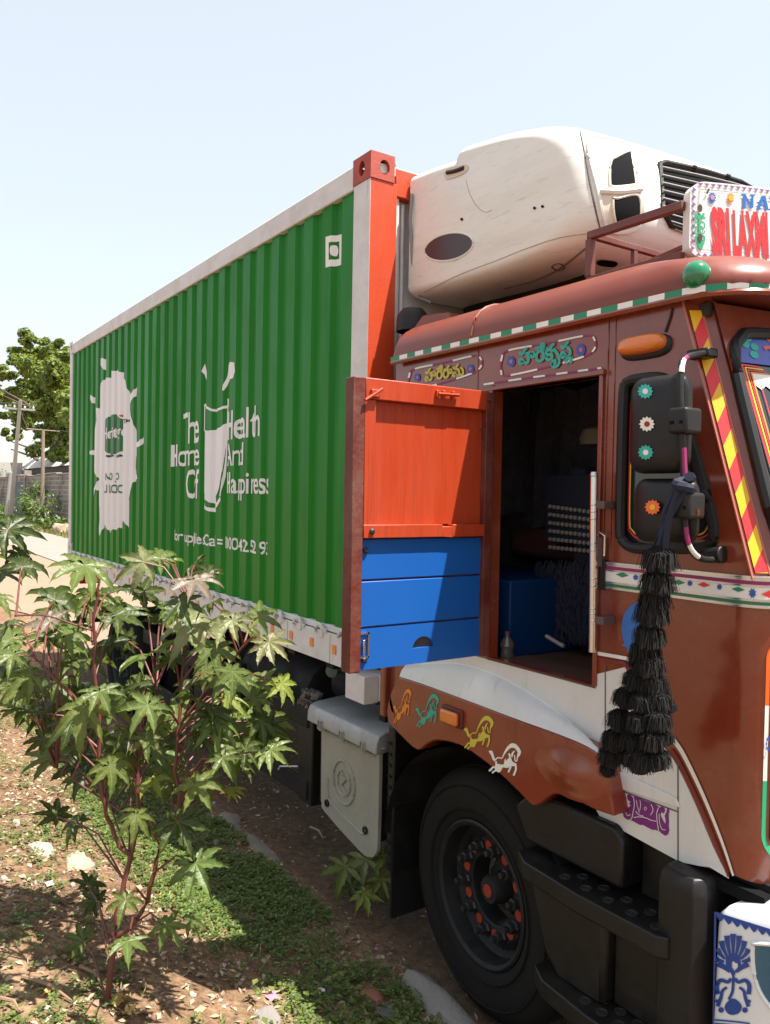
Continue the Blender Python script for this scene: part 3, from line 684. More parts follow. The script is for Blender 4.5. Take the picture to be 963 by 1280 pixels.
# two deep air openings in a sculpted surround
fr = spline([(736,177),(745,171),(787,182),(793,200),(800,240),(804,276),(790,288),(768,290),(757,282),(748,240),(738,200)], 4, True)
patch(fr, 'vent_surround', mat('surround', (.62,.56,.45), .5, var=.1), ru, .003)
shell_tube(fr, .010, 'vent_lip', CREAM, ru, closed=True, sm=False)
for lp in ([(763,203),(770,197),(787,190),(790,200),(794,229),(791,232),(766,234),(762,228)], [(766,250),(772,248),(797,245),(800,272),(798,278),(775,281),(768,274)]):
    patch(spline(lp, 3, True), 'vent_opening', DARK, ru, .006)
    shell_tube(lp, .006, 'opening_rim', mat('surround', (1,1,1)), ru, .004, True)
shell_tube([(751,239),(775,240),(801,237)], .012, 'cross_bar', CREAM, ru, .006)
# grille: dark field, frame and single slats
gl = [(824,206),(830,204),(880,215),(925,229),(945,240),(950,290),(930,303),(862,290),(838,282),(828,265)]
gp = patch(gl, 'grille_field', DARK, ru, .004)
shell_tube(gl, .012, 'grille_frame', BLACKPL, ru, .006, True, False)
for k in range(9):
    y0 = 211+k*9.4; xl = 826+ (0 if k < 6 else (k-5)*5)
    shell_tube([(xl, y0), (890, y0+14+k*.3), (940, y0+27)], .0028, 'slat', mat('slat_grey', (.34,.34,.33), .45), ru, .012)
for px, py in ((866, 213), (908, 224)):
    G().lathe([(.012,0),(.014,.006),(.008,.014),(0,.015)], on_shell(px, py, .01), (.6,-.2,.7), 8).build('bolt', BLACKPL, ru)
# recessed handhold on the top edge, side
hh = spline([(556,215),(563,210),(575,207),(584,206),(586,211),(580,217),(568,222),(558,224)], 3, True)
patch(hh, 'handhold_recess', mat('surround', (1,1,1)), ru, .003)
shell_tube([(560,216),(570,214),(581,210)], .010, 'handhold_bar', BLACKPL, ru, .004)
sl_ = spline([(746,327),(752,324),(770,326),(772,330),(766,333),(750,331)], 3, True); patch(sl_, 'drain_slot', DARK, ru, .004)
for px, py in ((669,260),(679,258),(578,274)): patch([(px+2*math.cos(i), py+2*math.sin(i)) for i in range(6)], 'rivet_hole', DARK, ru, .003)
# scratches and stains with a shape of their own
shell_tube([(583,225),(588,243),(597,258),(607,265),(615,262)], .0012, 'scratch', mat('scratch_grey', (.30,.28,.25), .8), ru, .0005)
shell_tube([(736,307),(710,328),(690,341),(662,352),(630,360)], .0045, 'cable_scuff', mat('seam_dark', (1,1,1)), ru, .001)
shell_tube([(690,333),(699,329),(706,334),(699,338)], .003, 'bolt_ring', mat('seam_dark', (1,1,1)), ru, .001, True)
# bracket, coil and black hose below the unit
g = G(); g.box(.15, 1.0, .55, 1.9, 2.98, 3.09); g.build('underside_tray', CHASS, ru, bevel=.01)
g = G()
g.tube([P(515,242,x=.13), P(513,275,x=.13), P(516,330,x=.125), P(525,372,x=.14), P(540,378,x=.2)], .008, 8); g.build('side_hose', mat('hose_grey', (.22,.22,.22), .5), ru)
hs = G(); hs.lathe([(.0,.07),(.05,.06),(.075,.03),(.08,0),(.08,-.05)], P(516,402,x=.25), (0,0,1), 16); hs.build('black_cap', BLACKPL, ru)

# ------------------------------------------------------------------ truck
tr = thing('truck', (1.0, 1.18, 0), 'red brown truck with hand painted cab and an open cab door', 'truck')
YS = 0.0                                  # plane of the near cab side
CW = 2.36                                 # cab width
def sd(px, py, yv=0.0): v = P(px, py, y=yv); return (v.x, v.z)
# ---- near cab side: one sheet with the door opening and the quarter window cut out
e1 = lambda z: 1.895+(2.68-z)*.305
outline = [(.345,1.03),(.345,2.72),(e1(2.72),2.72),(e1(1.9),1.9),(2.125,1.85),(2.09,1.84),(2.09,1.028),(2.0,1.010),(1.93,.995),(1.62,1.02),(1.60,1.10),(1.35,1.14)]
door_hole = [(1.045,1.463),(1.577,1.463),(1.577,2.518),(1.045,2.518)]
qw = spline([(1.672,2.45),(1.69,2.485),(1.73,2.49),(1.80,2.487),(1.845,2.465),(1.89,2.38),(1.93,2.28),(1.97,2.17),(2.005,2.06),(2.015,2.0),(1.99,1.965),(1.92,1.955),(1.80,1.945),(1.72,1.945),(1.685,1.965),(1.672,2.0),(1.67,2.2)], 3, True)
g = G(); g.fill([outline, door_hole, qw], lambda a, b: (a, YS, b), (0, .035, 0))
side = g.build('cab_side', CAB, tr, smooth=30)
g = G(); g.fill([outline, [(1.65,1.95),(2.0,1.95),(1.85,2.45),(1.66,2.45)]], lambda a, b: (a, CW, b), (0, -.035, 0)); g.build('cab_side', CAB, tr, smooth=30)
# raised seams
for (a, b) in (((1.6, 2.70), (1.6, 1.92)), ((.93, 2.70), (.93, 2.53))):
    G().tube([(a[0], -.001, a[1]), (b[0], -.001, b[1])], .004, 6).build('panel_seam', CAB, tr)
G().tube([(1.63, -.001, 2.70), (1.63, -.001, 1.9)], .003, 6).build('panel_seam', CAB, tr)
# door frame (jambs and head)
g = G(); g.box(1.022, 1.044, -.02, .02, 1.463, 2.54); g.build('door_jamb', CAB, tr, bevel=.003)
g = G(); g.box(1.572, 1.59, -.012, .06, 1.463, 2.54); g.build('door_jamb', CAB, tr, bevel=.003)
g = G(); g.box(.98, 1.60, -.022, .05, 2.518, 2.535); g.build('door_head', CAB, tr, bevel=.003)
# quarter window: rubber, dark glass, thin painted lines
G().tube([(a, -.004, b) for a, b in qw+[qw[0]]], .017, 8).build('window_rubber', GASKET, tr)
G().fill([qw], lambda a, b: (a, .018, b)).build('window_pane', GLASSM, tr)
def inset(pts, k):
    cx_ = sum(p[0] for p in pts)/len(pts); cz_ = sum(p[1] for p in pts)/len(pts); return [(cx_+(p[0]-cx_)*k, cz_+(p[1]-cz_)*k) for p in pts]
d = D(lambda a, b: (a, .014, b)); q_ = inset(qw, .88); d.ribbon(q_+[q_[0]], .006, sm=False); d.build('red_line', C_RED, tr, recalc=False)
d = D(lambda a, b: (a, .012, b)); q_ = inset(qw, .84); d.ribbon(q_+[q_[0]], .005, sm=False); d.build('yellow_line', C_YEL, tr, recalc=False)

# ---- cab shell: back, floor, front
G().box(.35, .39, .036, CW-.036, 1.0, 2.78).build('cab_back', CAB, tr)
G().box(.39, 2.1, .036, CW-.036, 1.40, 1.445).build('cab_floor', WOODM, tr)
G().box(.39, 1.95, .036, CW-.036, 2.66, 2.70).build('headliner', INTER, tr)
G().box(.391, .43, .04, CW-.04, 1.446, 2.658).build('rear_trim', INTER, tr)
# ---- roof: rounded-rectangle rings
def rrect(x0, x1, y0, y1, rf, rb, z, n=7):
    pts = []
    for (cx_, cy_, r, a0) in ((x1-rf, y0+rf, rf, -pi/2), (x1-rf, y1-rf, rf, 0), (x0+rb, y1-rb, rb, pi/2), (x0+rb, y0+rb, rb, pi)):
        for i in range(n+1): a = a0+pi/2*i/n; pts.append((cx_+r*math.cos(a), cy_+r*math.sin(a), z))
    return pts
RX0, RX1, RY0, RY1 = .345, 2.12, -.035, CW+.035
RP = [(2.715, .0), (2.745, -.004), (2.785, .004), (2.82, .018), (2.85, .042), (2.872, .075), (2.887, .115), (2.897, .18), (2.91, .40), (2.925, .8)]
g = G(); g.loft([rrect(RX0+i_*.5, RX1-i_*2.7, RY0+i_, RY1-i_, .22+i_*.5, .05, z) for z, i_ in RP], caps=True)
roof = g.build('roof', ROOF, tr, smooth=55)
for xs_ in (.93,):
    G().tube([(xs_, RY0+i_-.001 if True else 0, z+.001) for z, i_ in RP[1:]]+[(xs_, 1.18, 2.928)], .006, 6).build('roof_seam', ROOF, roof)
# rear corner blister of the roof
g = G(); g.loft([[Vector((x_, y_, z_)) for x_, y_, z_ in ((.36,.06,2.86+dz),(.62,.10,2.87+dz),(.62,.5,2.88+dz),(.36,.5,2.88+dz))] for dz in (0,)]+[[Vector(p) for p in ((.40,.10,2.945),(.56,.13,2.935),(.56,.46,2.935),(.40,.46,2.945))]]); g.build('roof_blister', ROOF, roof, bevel=.015)
# painted tape along the eave, alternate colours
path = [p for p in rrect(RX0, RX1, RY0-.004, RY1, .22, .05, 2.722, 10)]
ex = [Vector((.36+.01*i, RY0-.006, 2.722)) for i in range(int((1.9-.36)/.01))] + [Vector((1.9+.226*math.sin(a), .185-.226*math.cos(a), 2.722)) for a in [pi/2*i/30 for i in range(31)]] + [Vector((2.127, .19+.02*i, 2.722)) for i in range(1, 96)]
g = G(); dist = 0; seg_ = 0
for a, b in zip(ex, ex[1:]):
    mid_ = 0 if int(dist/.062) % 2 else 1; dist += (b-a).length
    dn = Vector((0, 0, -.009)); up = Vector((0, 0, .014))
    g.add([a+dn, b+dn, b+up, a+up], [(0,1,2,3)], mid_)
g.build('eave_tape', [TRIMW, C_GREEN], tr, recalc=False)
g = G(); g.tube([p+Vector((0,.006,-.012)) if p.x < 2.1 else p+Vector((-.006,0,-.012)) for p in ex[::4]], .010, 6); g.build('eave_gutter', CAB, tr)
# ---- windscreen pillar, windscreen
def pil(z, k):   # k: plan offsets from the side edge
    x = e1(z); off = [(0,0),(.006,.010),(.030,.042),(.054,.060),(.062,.075),(.20,1.18)]
    return Vector((x+off[k][0], off[k][1], z))
zs_ = [2.71, 2.5, 2.3, 2.1, 1.88]
g = G()
for k in range(4): g.loft([[pil(z, k) for z in zs_], [pil(z, k+1) for z in zs_]], closed=False, m=0)
g.build('windscreen_pillar', CAB, tr, smooth=20, recalc=False)
g = G(); n_ = 13
def pilr(t, s): z = 2.68-(2.68-1.9)*t; a, b = pil(z, 1), pil(z, 2); v = a.lerp(b, s); return v+Vector((.0025, -.003, 0))
g = G()
for k in range(13):
    cl = lambda v: max(0, min(1, v))
    a0, a1 = cl((k/2-.42)/5.6), cl(((k+1)/2-.42)/5.6); b0, b1 = cl((k/2)/5.6), cl(((k+1)/2)/5.6)
    if b1 > b0 or a1 > a0: g.add([pilr(b0,0), pilr(b1,0), pilr(a1,1), pilr(a0,1)], [(0,1,2,3)], k % 2)
g.build('pillar_stripe', [C_YEL, C_RED], tr, recalc=False, smooth=0)
for k in (0, 2): G().tube([pil(z, k)+Vector((.001,-.002,0)) for z in zs_], .004, 6).build('pillar_bead', mat('pale_red', (.42,.12,.08), .4), tr)
def ws(t, yv):   # windscreen surface, t from top (0) to bottom (1)
    z = 2.63-(2.63-1.93)*t; x = e1(z)+.062+.135*math.sin(max(0, min(1, (yv-.06)/2.24))*pi)*.9+.0; return Vector((x, yv, z))
g = G(); NY = 16
rg = [[ws(i/6, .06+(CW-.12)*j/NY) for j in range(NY+1)] for i in range(7)]
g.loft(rg, closed=False); g.build('windscreen', GLASSM, tr, recalc=False)
wl = [ws(t, .085+.02*0) for t in (0,)]
fr_ = spline([(.05,.125),(.02,.19),(.0,.5),(0,1.18),(.0,CW-.5),(.02,CW-.19),(.05,CW-.125),(.15,CW-.078),(.5,CW-.066),(.85,CW-.066),(.97,CW-.12),(1,CW-.4),(1,1.18),(1,.4),(.97,.12),(.85,.066),(.5,.066),(.15,.078)], 4, True)
def ws2(t, yv): 
    v = ws(t, yv); return v+Vector((.008, -.002, 0))
G().tube([ws2(t, yv) for t, yv in fr_+[fr_[0]]], .019, 8).build('windscreen_rubber', GASKET, tr)
# header and sill of the front
g = G(); g.loft([[ws(-.10, .06+(CW-.12)*j/NY) for j in range(NY+1)], [ws(.02, .06+(CW-.12)*j/NY) for j in range(NY+1)]], closed=False); g.build('front_header', CAB, tr, recalc=False)
d = D(lambda a, b: ws(a, b)+Vector((.006,-.002,0)))
d.poly([(-.1,.054),(-.1,.2),(-.1,.42),(0,.42),(.004,.3),(.02,.19),(.05,.125),(.15,.078),(.5,.066),(.9,.066),(.9,.054),(.5,.054)]); d.build('screen_corner', CAB, tr, recalc=False)
# blue painted band and lines on the glass
d = D(lambda a, b: ws(a, b)+Vector((.005,-.001,0)))
bl_ = [.10+(CW-.20)*i/24 for i in range(25)]; d.loft([[ws(.02, yv)+Vector((.006,-.001,0)) for yv in bl_], [ws(.16, yv)+Vector((.006,-.001,0)) for yv in bl_]], closed=False); gb = d.build('blue_band', mat('band_blue', (.05,.075,.36), .3), tr, recalc=False)
d = D(lambda a, b: ws(a, b)+Vector((.008,-.001,0)))
for (a, b, r) in ((.045,.155,.017),(.075,.140,.017),(.082,.175,.017),(.118,.165,.018)): d.disc((a, b), r*1.0, ry=r, n=10)
d.build('teal_flower', C_TEAL, gb, recalc=False)
d = D(lambda a, b: ws(a, b)+Vector((.008,-.001,0)))
d.ribbon([(.085,.215),(.075,.235),(.10,.25),(.13,.24),(.14,.265),(.12,.285),(.09,.28)], .014); d.ribbon([(.045,.24),(.035,.255),(.055,.265),(.06,.25)], .012); d.ribbon([(.06,.275),(.07,.29)], .012)
d.build('red_lettering', mat('letter_red', (.62,.10,.03), .4), gb, recalc=False)
for off_, w_, mm in ((.105, .008, C_RED), (.116, .006, C_YEL), (.126, .005, C_RED), (.136,.006, C_OR)):
    d = D(lambda a, b: ws(a, b)+Vector((.005,-.001,0))); d.ribbon([(.165+off_-.10, CW/2), (.165+off_-.10, off_)], w_, sm=False); d.ribbon([(.165+off_-.10, off_), (.9, off_+.012)], w_, sm=False); d.build('painted_line', mm, tr, recalc=False)
d = D(lambda a, b: ws(a, b)+Vector((.004,-.001,0))); sc_ = [(.205, .14)]
for i in range(24): sc_.append((.255+.02*(i % 2), .14+.022*i))
sc_.append((.205, .14+.022*23)); d.poly(sc_); d.build('white_scallop', C_WHITE, tr, recalc=False)
for i in range(8):
    d = D(lambda a, b: ws(a, b)+Vector((.004,-.001,0))); d.ribbon([(.25, .165+.045*i), (.9, .18+.045*i)], .004, sm=False); d.build('hanging_cord', C_RED, tr, recalc=False)
# ---- lower front corner panel and front
def corner(phi, r=.11): return (2.09+r*math.sin(phi), .11-r*math.cos(phi))
fpl = [(2.088, 0)]+[corner(pi/2*i/10) for i in range(1, 11)]+[(2.215,.4),(2.23,1.18),(2.215,CW-.4)]+[(2.09+.11*math.cos(pi/2*i/10), CW-.11+.11*math.sin(pi/2*i/10)) for i in range(11)]
zl = [1.022, 1.028, 1.05, 1.3, 1.6, 1.84, 1.89]
g = G()
g.loft([[Vector((x-(.02 if z < 1.025 else .005 if z < 1.04 else 0), y+(.012 if z < 1.025 and y < 1 else 0), z-.012*smooth((x-2.09)/.1)*(1 if z < 1.1 else 0))) for x, y in fpl] for z in zl], closed=False)
g.build('front_panel', CAB, tr, smooth=60, recalc=False)
G().box(1.6, 2.2, .04, CW-.04, 1.0, 1.02).build('front_underside', CHASS, tr)
G().box(1.3, 2.19, .10, CW-.10, 1.02, 1.40).build('cab_under_box', CHASS, tr)
# tricolour slot beside the grille, black void behind it
def cor(phi, z, o=.002): x, y = corner(phi, .11+o); return Vector((x, y, z))
a0_, a1_ = math.radians(44), math.radians(55)
tri = []
g = G(); zz_ = [1.10+.61*i/40 for i in range(41)]
def lft(z): return a0_+ (math.radians(14)*((1.16-z)/.06)**2 if z < 1.16 else math.radians(10)*((z-1.66)/.05)**2 if z > 1.66 else 0)
for i in range(40):
    z = (zz_[i]+zz_[i+1])/2; k = 0 if z > 1.53 else 1 if z > 1.31 else 2
    g.add([cor(lft(zz_[i]), zz_[i]), cor(a1_+.3, zz_[i]), cor(a1_+.3, zz_[i+1]), cor(lft(zz_[i+1]), zz_[i+1])], [(0,1,2,3)], k)
g.build('tricolour_edge', [C_SAFF, C_WHITE, mat('tri_green', (.02,.36,.16), .4)], tr, recalc=False, smooth=0)
g = G(); 
for i in range(3, 37): g.add([cor(a1_, zz_[i], .004), cor(pi/2, zz_[i], .004), cor(pi/2, zz_[i+1], .004), cor(a1_, zz_[i+1], .004)], [(0,1,2,3)])
g.build('front_grille_recess', DARK, tr, recalc=False)
d = D(lambda a, b: cor(math.radians(49.5)+a, 1.42+b, .0045)); 
for i in range(8): d.disc((math.cos(i*pi/4)*.045, math.sin(i*pi/4)*.017), .016, ry=.006, n=7)
d.build('blue_flower', C_BLUE, tr, recalc=False)
# ---- belt trim: ribbed bright strip with painted diamonds
bp_ = [(1.612, -.003), (2.088, -.003)]+[corner(pi/2*i/12, .113) for i in range(1, 13)]+[(2.218,.4),(2.233,1.18),(2.218,CW-.4)]
def belt(z0, z1, o, m, name, par_=tr, bev=0):
    g = G(); n2 = []
    rings_ = []
    for (z, oo) in ((z0, 0), (z0+.001, o), (z1-.001, o), (z1, 0)):
        r_ = []
        for i, (x, y) in enumerate(bp_):
            t = Vector((bp_[min(i+1, len(bp_)-1)][0]-bp_[max(0, i-1)][0], bp_[min(i+1, len(bp_)-1)][1]-bp_[max(0, i-1)][1], 0)).normalized(); nn = Vector((t.y, -t.x, 0))
            r_.append(Vector((x, y, z))+nn*oo)
        rings_.append(r_)
    g.loft(rings_, closed=False); return g.build(name, m, par_, smooth=40, recalc=False)
bt = belt(1.800, 1.892, .006, ALUM, 'belt_trim')
belt(1.866, 1.878, .0095, C_MAG, 'magenta_line', bt); belt(1.826, 1.861, .0085, C_WHITE, 'white_band', bt); belt(1.809, 1.820, .0095, mat('line_green', (.01,.15,.07), .35), 'green_line', bt)
for z in (1.887, 1.8635, 1.8235, 1.8035): belt(z-.002, z+.002, .011, CHROME, 'rib', bt)
def bmap(a, b): return P(740+a/4.318, 680+b/4.318, y=-.0125)
for (a, b, m_) in ((165,167,C_GREEN),(470,207,C_GREEN),(790,245,C_GREEN),(325,188,C_RED),(605,220,C_RED)):
    D(bmap).poly([(a-36,b-3),(a,b-14),(a+36,b+3),(a,b+14)]).build('diamond', m_, bt, recalc=False)
def rosette(r, rx, ry, n=8): return [((r*(1 if i % 2 else .62))*math.cos(i*pi/n)*rx, (r*(1 if i % 2 else .62))*math.sin(i*pi/n)*ry) for i in range(2*n)]
for (a, b) in ((237,180),(530,212),(690,232)): D(bmap).poly([(a+u, b+v) for u, v in rosette(17, 1, 1.1)]).build('blue_flower', C_BLUE, bt, recalc=False)
def bcor(a, b): x, y = corner(a, .1245); return Vector((x, y, 1.8435+b))
D(bcor).poly([(.42+u, v) for u, v in rosette(1, .085, .0155)]).build('blue_flower', C_BLUE, bt, recalc=False)
D(bcor).poly([(.60,-.001),(.80,-.012),(1.0,.001),(.80,.012)]).build('diamond', C_RED, bt, recalc=False)
G().box(1.600, 1.622, -.018, .002, 1.797, 1.897).build('belt_end_cap', GASKET, bt, bevel=.003)

# ---- white lower side panel with curved edge and stripes
wp = [sd(*p) for p in [(610,823),(745,859),(746,828),(782,834),(790,850)]]
curve = spline([sd(*p) for p in [(790,850),(800,880),(822,920),(846,955),(870,1005),(893,1060),(912,1098)]], 4)
low = [(2.03,1.021),(2.0,1.012),(1.93,.997),(1.62,1.022),(1.55,1.10),(1.35,1.16),(.60,1.20),(.46,1.30),(.50,1.455)]
loopw = [(.50,1.455),(1.577,1.455),(1.585,1.505)]+[sd(782,834)]+curve+low[:-1]
g = G(); g.fill([loopw], lambda a, b: (a, -.0035, b), (0, .003, 0)); wpan = g.build('white_lower_panel', WHITE, tr, smooth=30, recalc=True)
def ofs(px): return [sd(*p) for p in px]
st1 = [(746,823),(780,829),(788,832),(800,872),(824,913),(849,949),(874,1000),(898,1056),(916,1100)]
st2 = [(746,816.5),(783,823),(795,828),(807,868),(831,908),(855,944),(880,996),(903,1053),(919,1098)]
d = D(lambda a, b: P(a, b, y=-.0045)); d.ribbon(st2[:3], 4.5, sm=False); d.build('white_stripe', C_WHITE, tr, recalc=False)
d = D(lambda a, b: P(a, b, y=-.0045)); d.ribbon([(842,925),(855,944),(880,996),(903,1053),(917,1095)], [6, 2.5]); d.build('white_stripe', C_WHITE, tr, recalc=False)
d = D(lambda a, b: P(a, b, y=-.0055)); d.ribbon(st1[:3], 4, sm=False); d.build('red_stripe', C_DKRED, tr, recalc=False)
d = D(lambda a, b: P(a, b, y=-.0055)); d.ribbon([(838,937),(849,953),(874,1004),(896,1056),(911,1096)], [5, 3]); d.build('red_stripe', C_DKRED, tr, recalc=False)
# flap joint lines in the white panel
for pa, pb in (((848,948),(848,1075)), ((757,832),(757,940)), ((768,985),(848,1015)), ((610,824),(745,860))):
    a, b = P(*pa, y=-.0045), P(*pb, y=-.0045); G().tube([a, b], .0022, 5).build('panel_gap', mat('gap_grey', (.10,.095,.09), .9), tr)
g = G(); pts_ = [P(*p, y=-.012) for p in [(768,962),(845,998),(849,1010),(770,985)]]; g.prism(pts_, (0,.010,0)); g.build('flap_ledge', WHITE, tr, bevel=.003)
# purple floral mark, light lines drawn over it
def pmk(o): return lambda a, b: P(770+a/12.84, 980+b/12.84, y=o)
d = D(pmk(-.005)); d.poly([(115,140),(138,130),(155,165),(148,210),(178,250),(170,310),(160,375),(215,375),(242,345),(215,320),(240,290),(205,265),(183,225),(185,180),(215,165),(250,185),(270,220),(290,200),(330,210),(370,215),(410,240),(450,260),(500,280),(560,300),(600,310),(640,330),(680,360),(700,380),(740,360),(780,385),(795,430),(770,480),(735,450),(720,500),(745,560),(780,620),(800,640),(803,580),(785,520),(800,480),(820,440),(825,400),(845,390),(865,430),(850,480),(850,540),(855,600),(850,680),(860,750),(840,810),(800,835),(740,800),(700,760),(640,740),(590,740),(540,715),(490,690),(440,660),(390,660),(330,630),(270,595),(220,580),(170,570),(130,530),(115,470),(118,410),(140,345),(150,290),(125,300),(120,220),(122,180)])
pk = d.build('purple_motif', C_PUR, tr, recalc=False)
for st_, w_ in (([(285,210),(300,330),(280,450),(262,540),(225,585)], 13), ([(390,260),(400,340),(385,430)], 11), ([(320,440),(370,495),(450,520)], 13), ([(290,540),(380,530),(480,545),(560,580),(650,600)], 13), ([(570,330),(600,420),(560,500)], 13), ([(690,380),(660,470),(665,600),(690,750)], 13), ([(700,480),(702,600),(740,720),(800,740)], 11), ([(165,460),(190,510),(240,490)], 11), ([(455,395),(475,370),(497,395),(475,422),(455,395)], 9), ([(330,260),(350,360),(380,470)], 9)):
    D(pmk(-.0065)).ribbon(st_, w_).build('motif_line', WHITE, pk, recalc=False)
# blue painted figure half hidden by the tassel
d = D(lambda a, b: P(740+a/4.318, 680+b/4.318, y=-.003))
d.poly(spline([(270,310),(215,330),(180,370),(163,430),(165,500),(175,530),(165,550),(190,560),(195,585),(225,570),(260,545),(300,480),(310,380)], 3, True)); d.build('blue_motif', mat('motif_blue', (.03,.13,.42), .5), tr, recalc=False)

# ---- painted name panels above the door
def pmap(a, b): return P(490+a/3.567, 360+b/3.567, y=-.003)
def pill(x0, y0, x1, y1, h, s): # slanted rounded outline in crop pixels
    return spline([(x0+h*.3,y0-h*.02),(x0+(x1-x0)*.5,y0+(y1-y0)*.5),(x1-h*.35,y1),(x1,y1+h*.18),(x1-2,y1+h*.55),(x1-h*.45,y1+h*.86),(x0+(x1-x0)*.5,y0+(y1-y0)*.5+h*.97),(x0+h*.25,y0+h*1.02),(x0,y0+h*.85),(x0+2,y0+h*.3)], 8, True)
for lp in (pill(488,280,905,212,108,0), pill(76,362,398,302,90,0)):
    k = len(lp)
    pn = D(pmap); pn.ribbon(lp+[lp[0]], 8, sm=False); pn = pn.build('panel_border', C_MAG, tr, recalc=False)
    for j in range(0, k, 10): D(lambda a, b: P(490+a/3.567, 360+b/3.567, y=-.004)).ribbon([lp[(j+i) % k] for i in range(6)], 8.5, sm=False).build('white_dash', TRIMW, pn, recalc=False)
q1 = spline([(410,430),(560,407),(700,388),(830,370),(935,356)], 8)
hb = D(pmap).ribbon(q1, 8, sm=False).build('head_stripe', C_MAG, tr, recalc=False)
for j in range(0, len(q1)-1, 6): D(lambda a, b: P(490+a/3.567, 360+b/3.567, y=-.004)).ribbon(q1[j:j+4], 8.5, sm=False).build('white_dash', TRIMW, hb, recalc=False)
for (a, b, r, r2) in ((531,327,18,7),(843,275,20,8),(113,398,13,5),(350,360,15,6)):
    ro = D(lambda a, b: P(490+a/3.567, 360+b/3.567, y=-.004)).disc((a, b), r, 0, 14, ry=r*1.35).build('blue_rosette', C_BLUE, tr, recalc=False)
    D(lambda a, b: P(490+a/3.567, 360+b/3.567, y=-.005)).disc((a, b), r2, 0, 10, ry=r2*1.3).build('rosette_centre', mat('rosette_pink', (.55,.10,.10), .5), ro, recalc=False)
# Telugu lettering
def telugu(body, x0, y0, x1, y1, h, m, w_=.03):
    """baseline from (x0, y0) to (x1, y1) in crop pixels, h: pixels per em"""
    polys, _ = glyphs(body); n = 0; g = G()
    for out, holes in polys:
        yy = -.0045-.0004*(n % 5); n += 1
        mp_ = lambda u, v: P(490+(x0+(x1-x0)*u)/3.567, 360+(y0+(y1-y0)*u-v*h)/3.567, y=yy)
        g.fill([out]+holes, mp_)
        # brush weight: a narrow band along each contour
        for lp_ in [out]+holes:
            q_ = [(x0+(x1-x0)*u, y0+(y1-y0)*u-v*h) for u, v in lp_]; dd_ = D(lambda a, b: P(490+a/3.567, 360+b/3.567, y=yy-.0002)); dd_.ribbon(q_+[q_[0]], w_*h, sm=False); g.add(dd_.v, dd_.f)
    return g.build('lettering', m, tr, recalc=False, smooth=0)
telugu('\u0c39\u0c30\u0c47\u0c15\u0c43\u0c37', 566, 342, 806, 305, 98, C_TEAL, .055)
telugu('\u0c23', 772, 338, 806, 332, 46, C_TEAL, .06)
telugu('\u0c39\u0c30\u0c47\u0c30\u0c3e\u0c2e', 148, 416, 320, 388, 74, C_YG, .055)
# ---- side marker lamp
c_ = P(804, 431, y=-.012); g = G()
def lens(g, c, ax, ay, az, m=0, n=20):
    rings_ = []
    for h, s in ((0,1),(.5,.97),(.85,.8),(1,.45)):
        rings_.append([Vector((c.x+math.copysign(abs(math.cos(2*pi*i/n))**.6, math.cos(2*pi*i/n))*ax*s*(1 if math.cos(2*pi*i/n) > 0 else 1), c.y-az*h, c.z+math.copysign(abs(math.sin(2*pi*i/n))**.75, math.sin(2*pi*i/n))*ay*s)) for i in range(n)])
    g.loft(rings_); return g
ml = lens(G(), c_, .090, .030, .04).build('marker_lens', AMBER, tr, smooth=60)
lens(G(), Vector((c_.x+.004, -.001, c_.z-.008)), .099, .038, .014).build('marker_base', GASKET, tr, smooth=60)
cab_ = [P(832,415,y=-.003), P(838,398,y=-.003), P(841,385,y=-.003)]; G().tube(cab_, .004, 6).build('lamp_wire', GASKET, tr)
# ---- green lamp on the roof corner
c_ = Vector((1.93, .0, 2.80)); ax_ = Vector((.45,-.8,.35)).normalized(); c_ = P(872, 351, y=.0)
G().lathe([(.045,-.085),(.046,.012),(.040,.018)], c_, ax_, 18, caps=True).build('lamp_base', ROOF, tr)
G().lathe([(.041,.012),(.043,.03),(.038,.05),(.026,.064),(.012,.07),(0,.072)], c_, ax_, 20).build('lamp_lens', GREENL, tr, smooth=60)
# ---- roof rack behind the sign
g = G()
def bar(a, b, t=.028, par_=tr, m=BROWN, nm='rack_bar'):
    a, b = Vector(a), Vector(b); dd = (b-a).normalized(); u_ = Vector((0,0,1)) if abs(dd.z) < .9 else Vector((1,0,0)); s_ = dd.cross(u_).normalized()*t/2; v_ = s_.cross(dd).normalized()*t/2
    return G().loft([[a+s_+v_, a-s_+v_, a-s_-v_, a+s_-v_], [b+s_+v_, b-s_+v_, b-s_-v_, b+s_-v_]]).build(nm, m, par_, bevel=.002)
RKY = .20; rk = P(737, 295, y=RKY); rb = P(737, 351, y=RKY)
for yv in (RKY, CW-RKY):
    bar((rk.x, yv, rk.z), (1.735, yv, rk.z-.003)); bar((rk.x, yv, rb.z), (1.735, yv, rb.z-.002)); bar((rk.x+.007, yv, rb.z+.015), (rk.x+.007, yv, rk.z-.015))
bar((rk.x+.007, RKY+.016, rk.z), (rk.x+.007, CW-RKY-.016, rk.z), .022); bar((rk.x+.007, RKY+.016, rb.z), (rk.x+.007, CW-RKY-.016, rb.z), .022)
for yv in (.45, 1.2, 1.9): bar((rk.x+.007, yv, rb.z+.012), (rk.x+.007, yv, rk.z-.012), .02)
bar((rk.x+.03, .34, rb.z+.04), (1.80, .34, rb.z+.10), .016, m=ROOF)
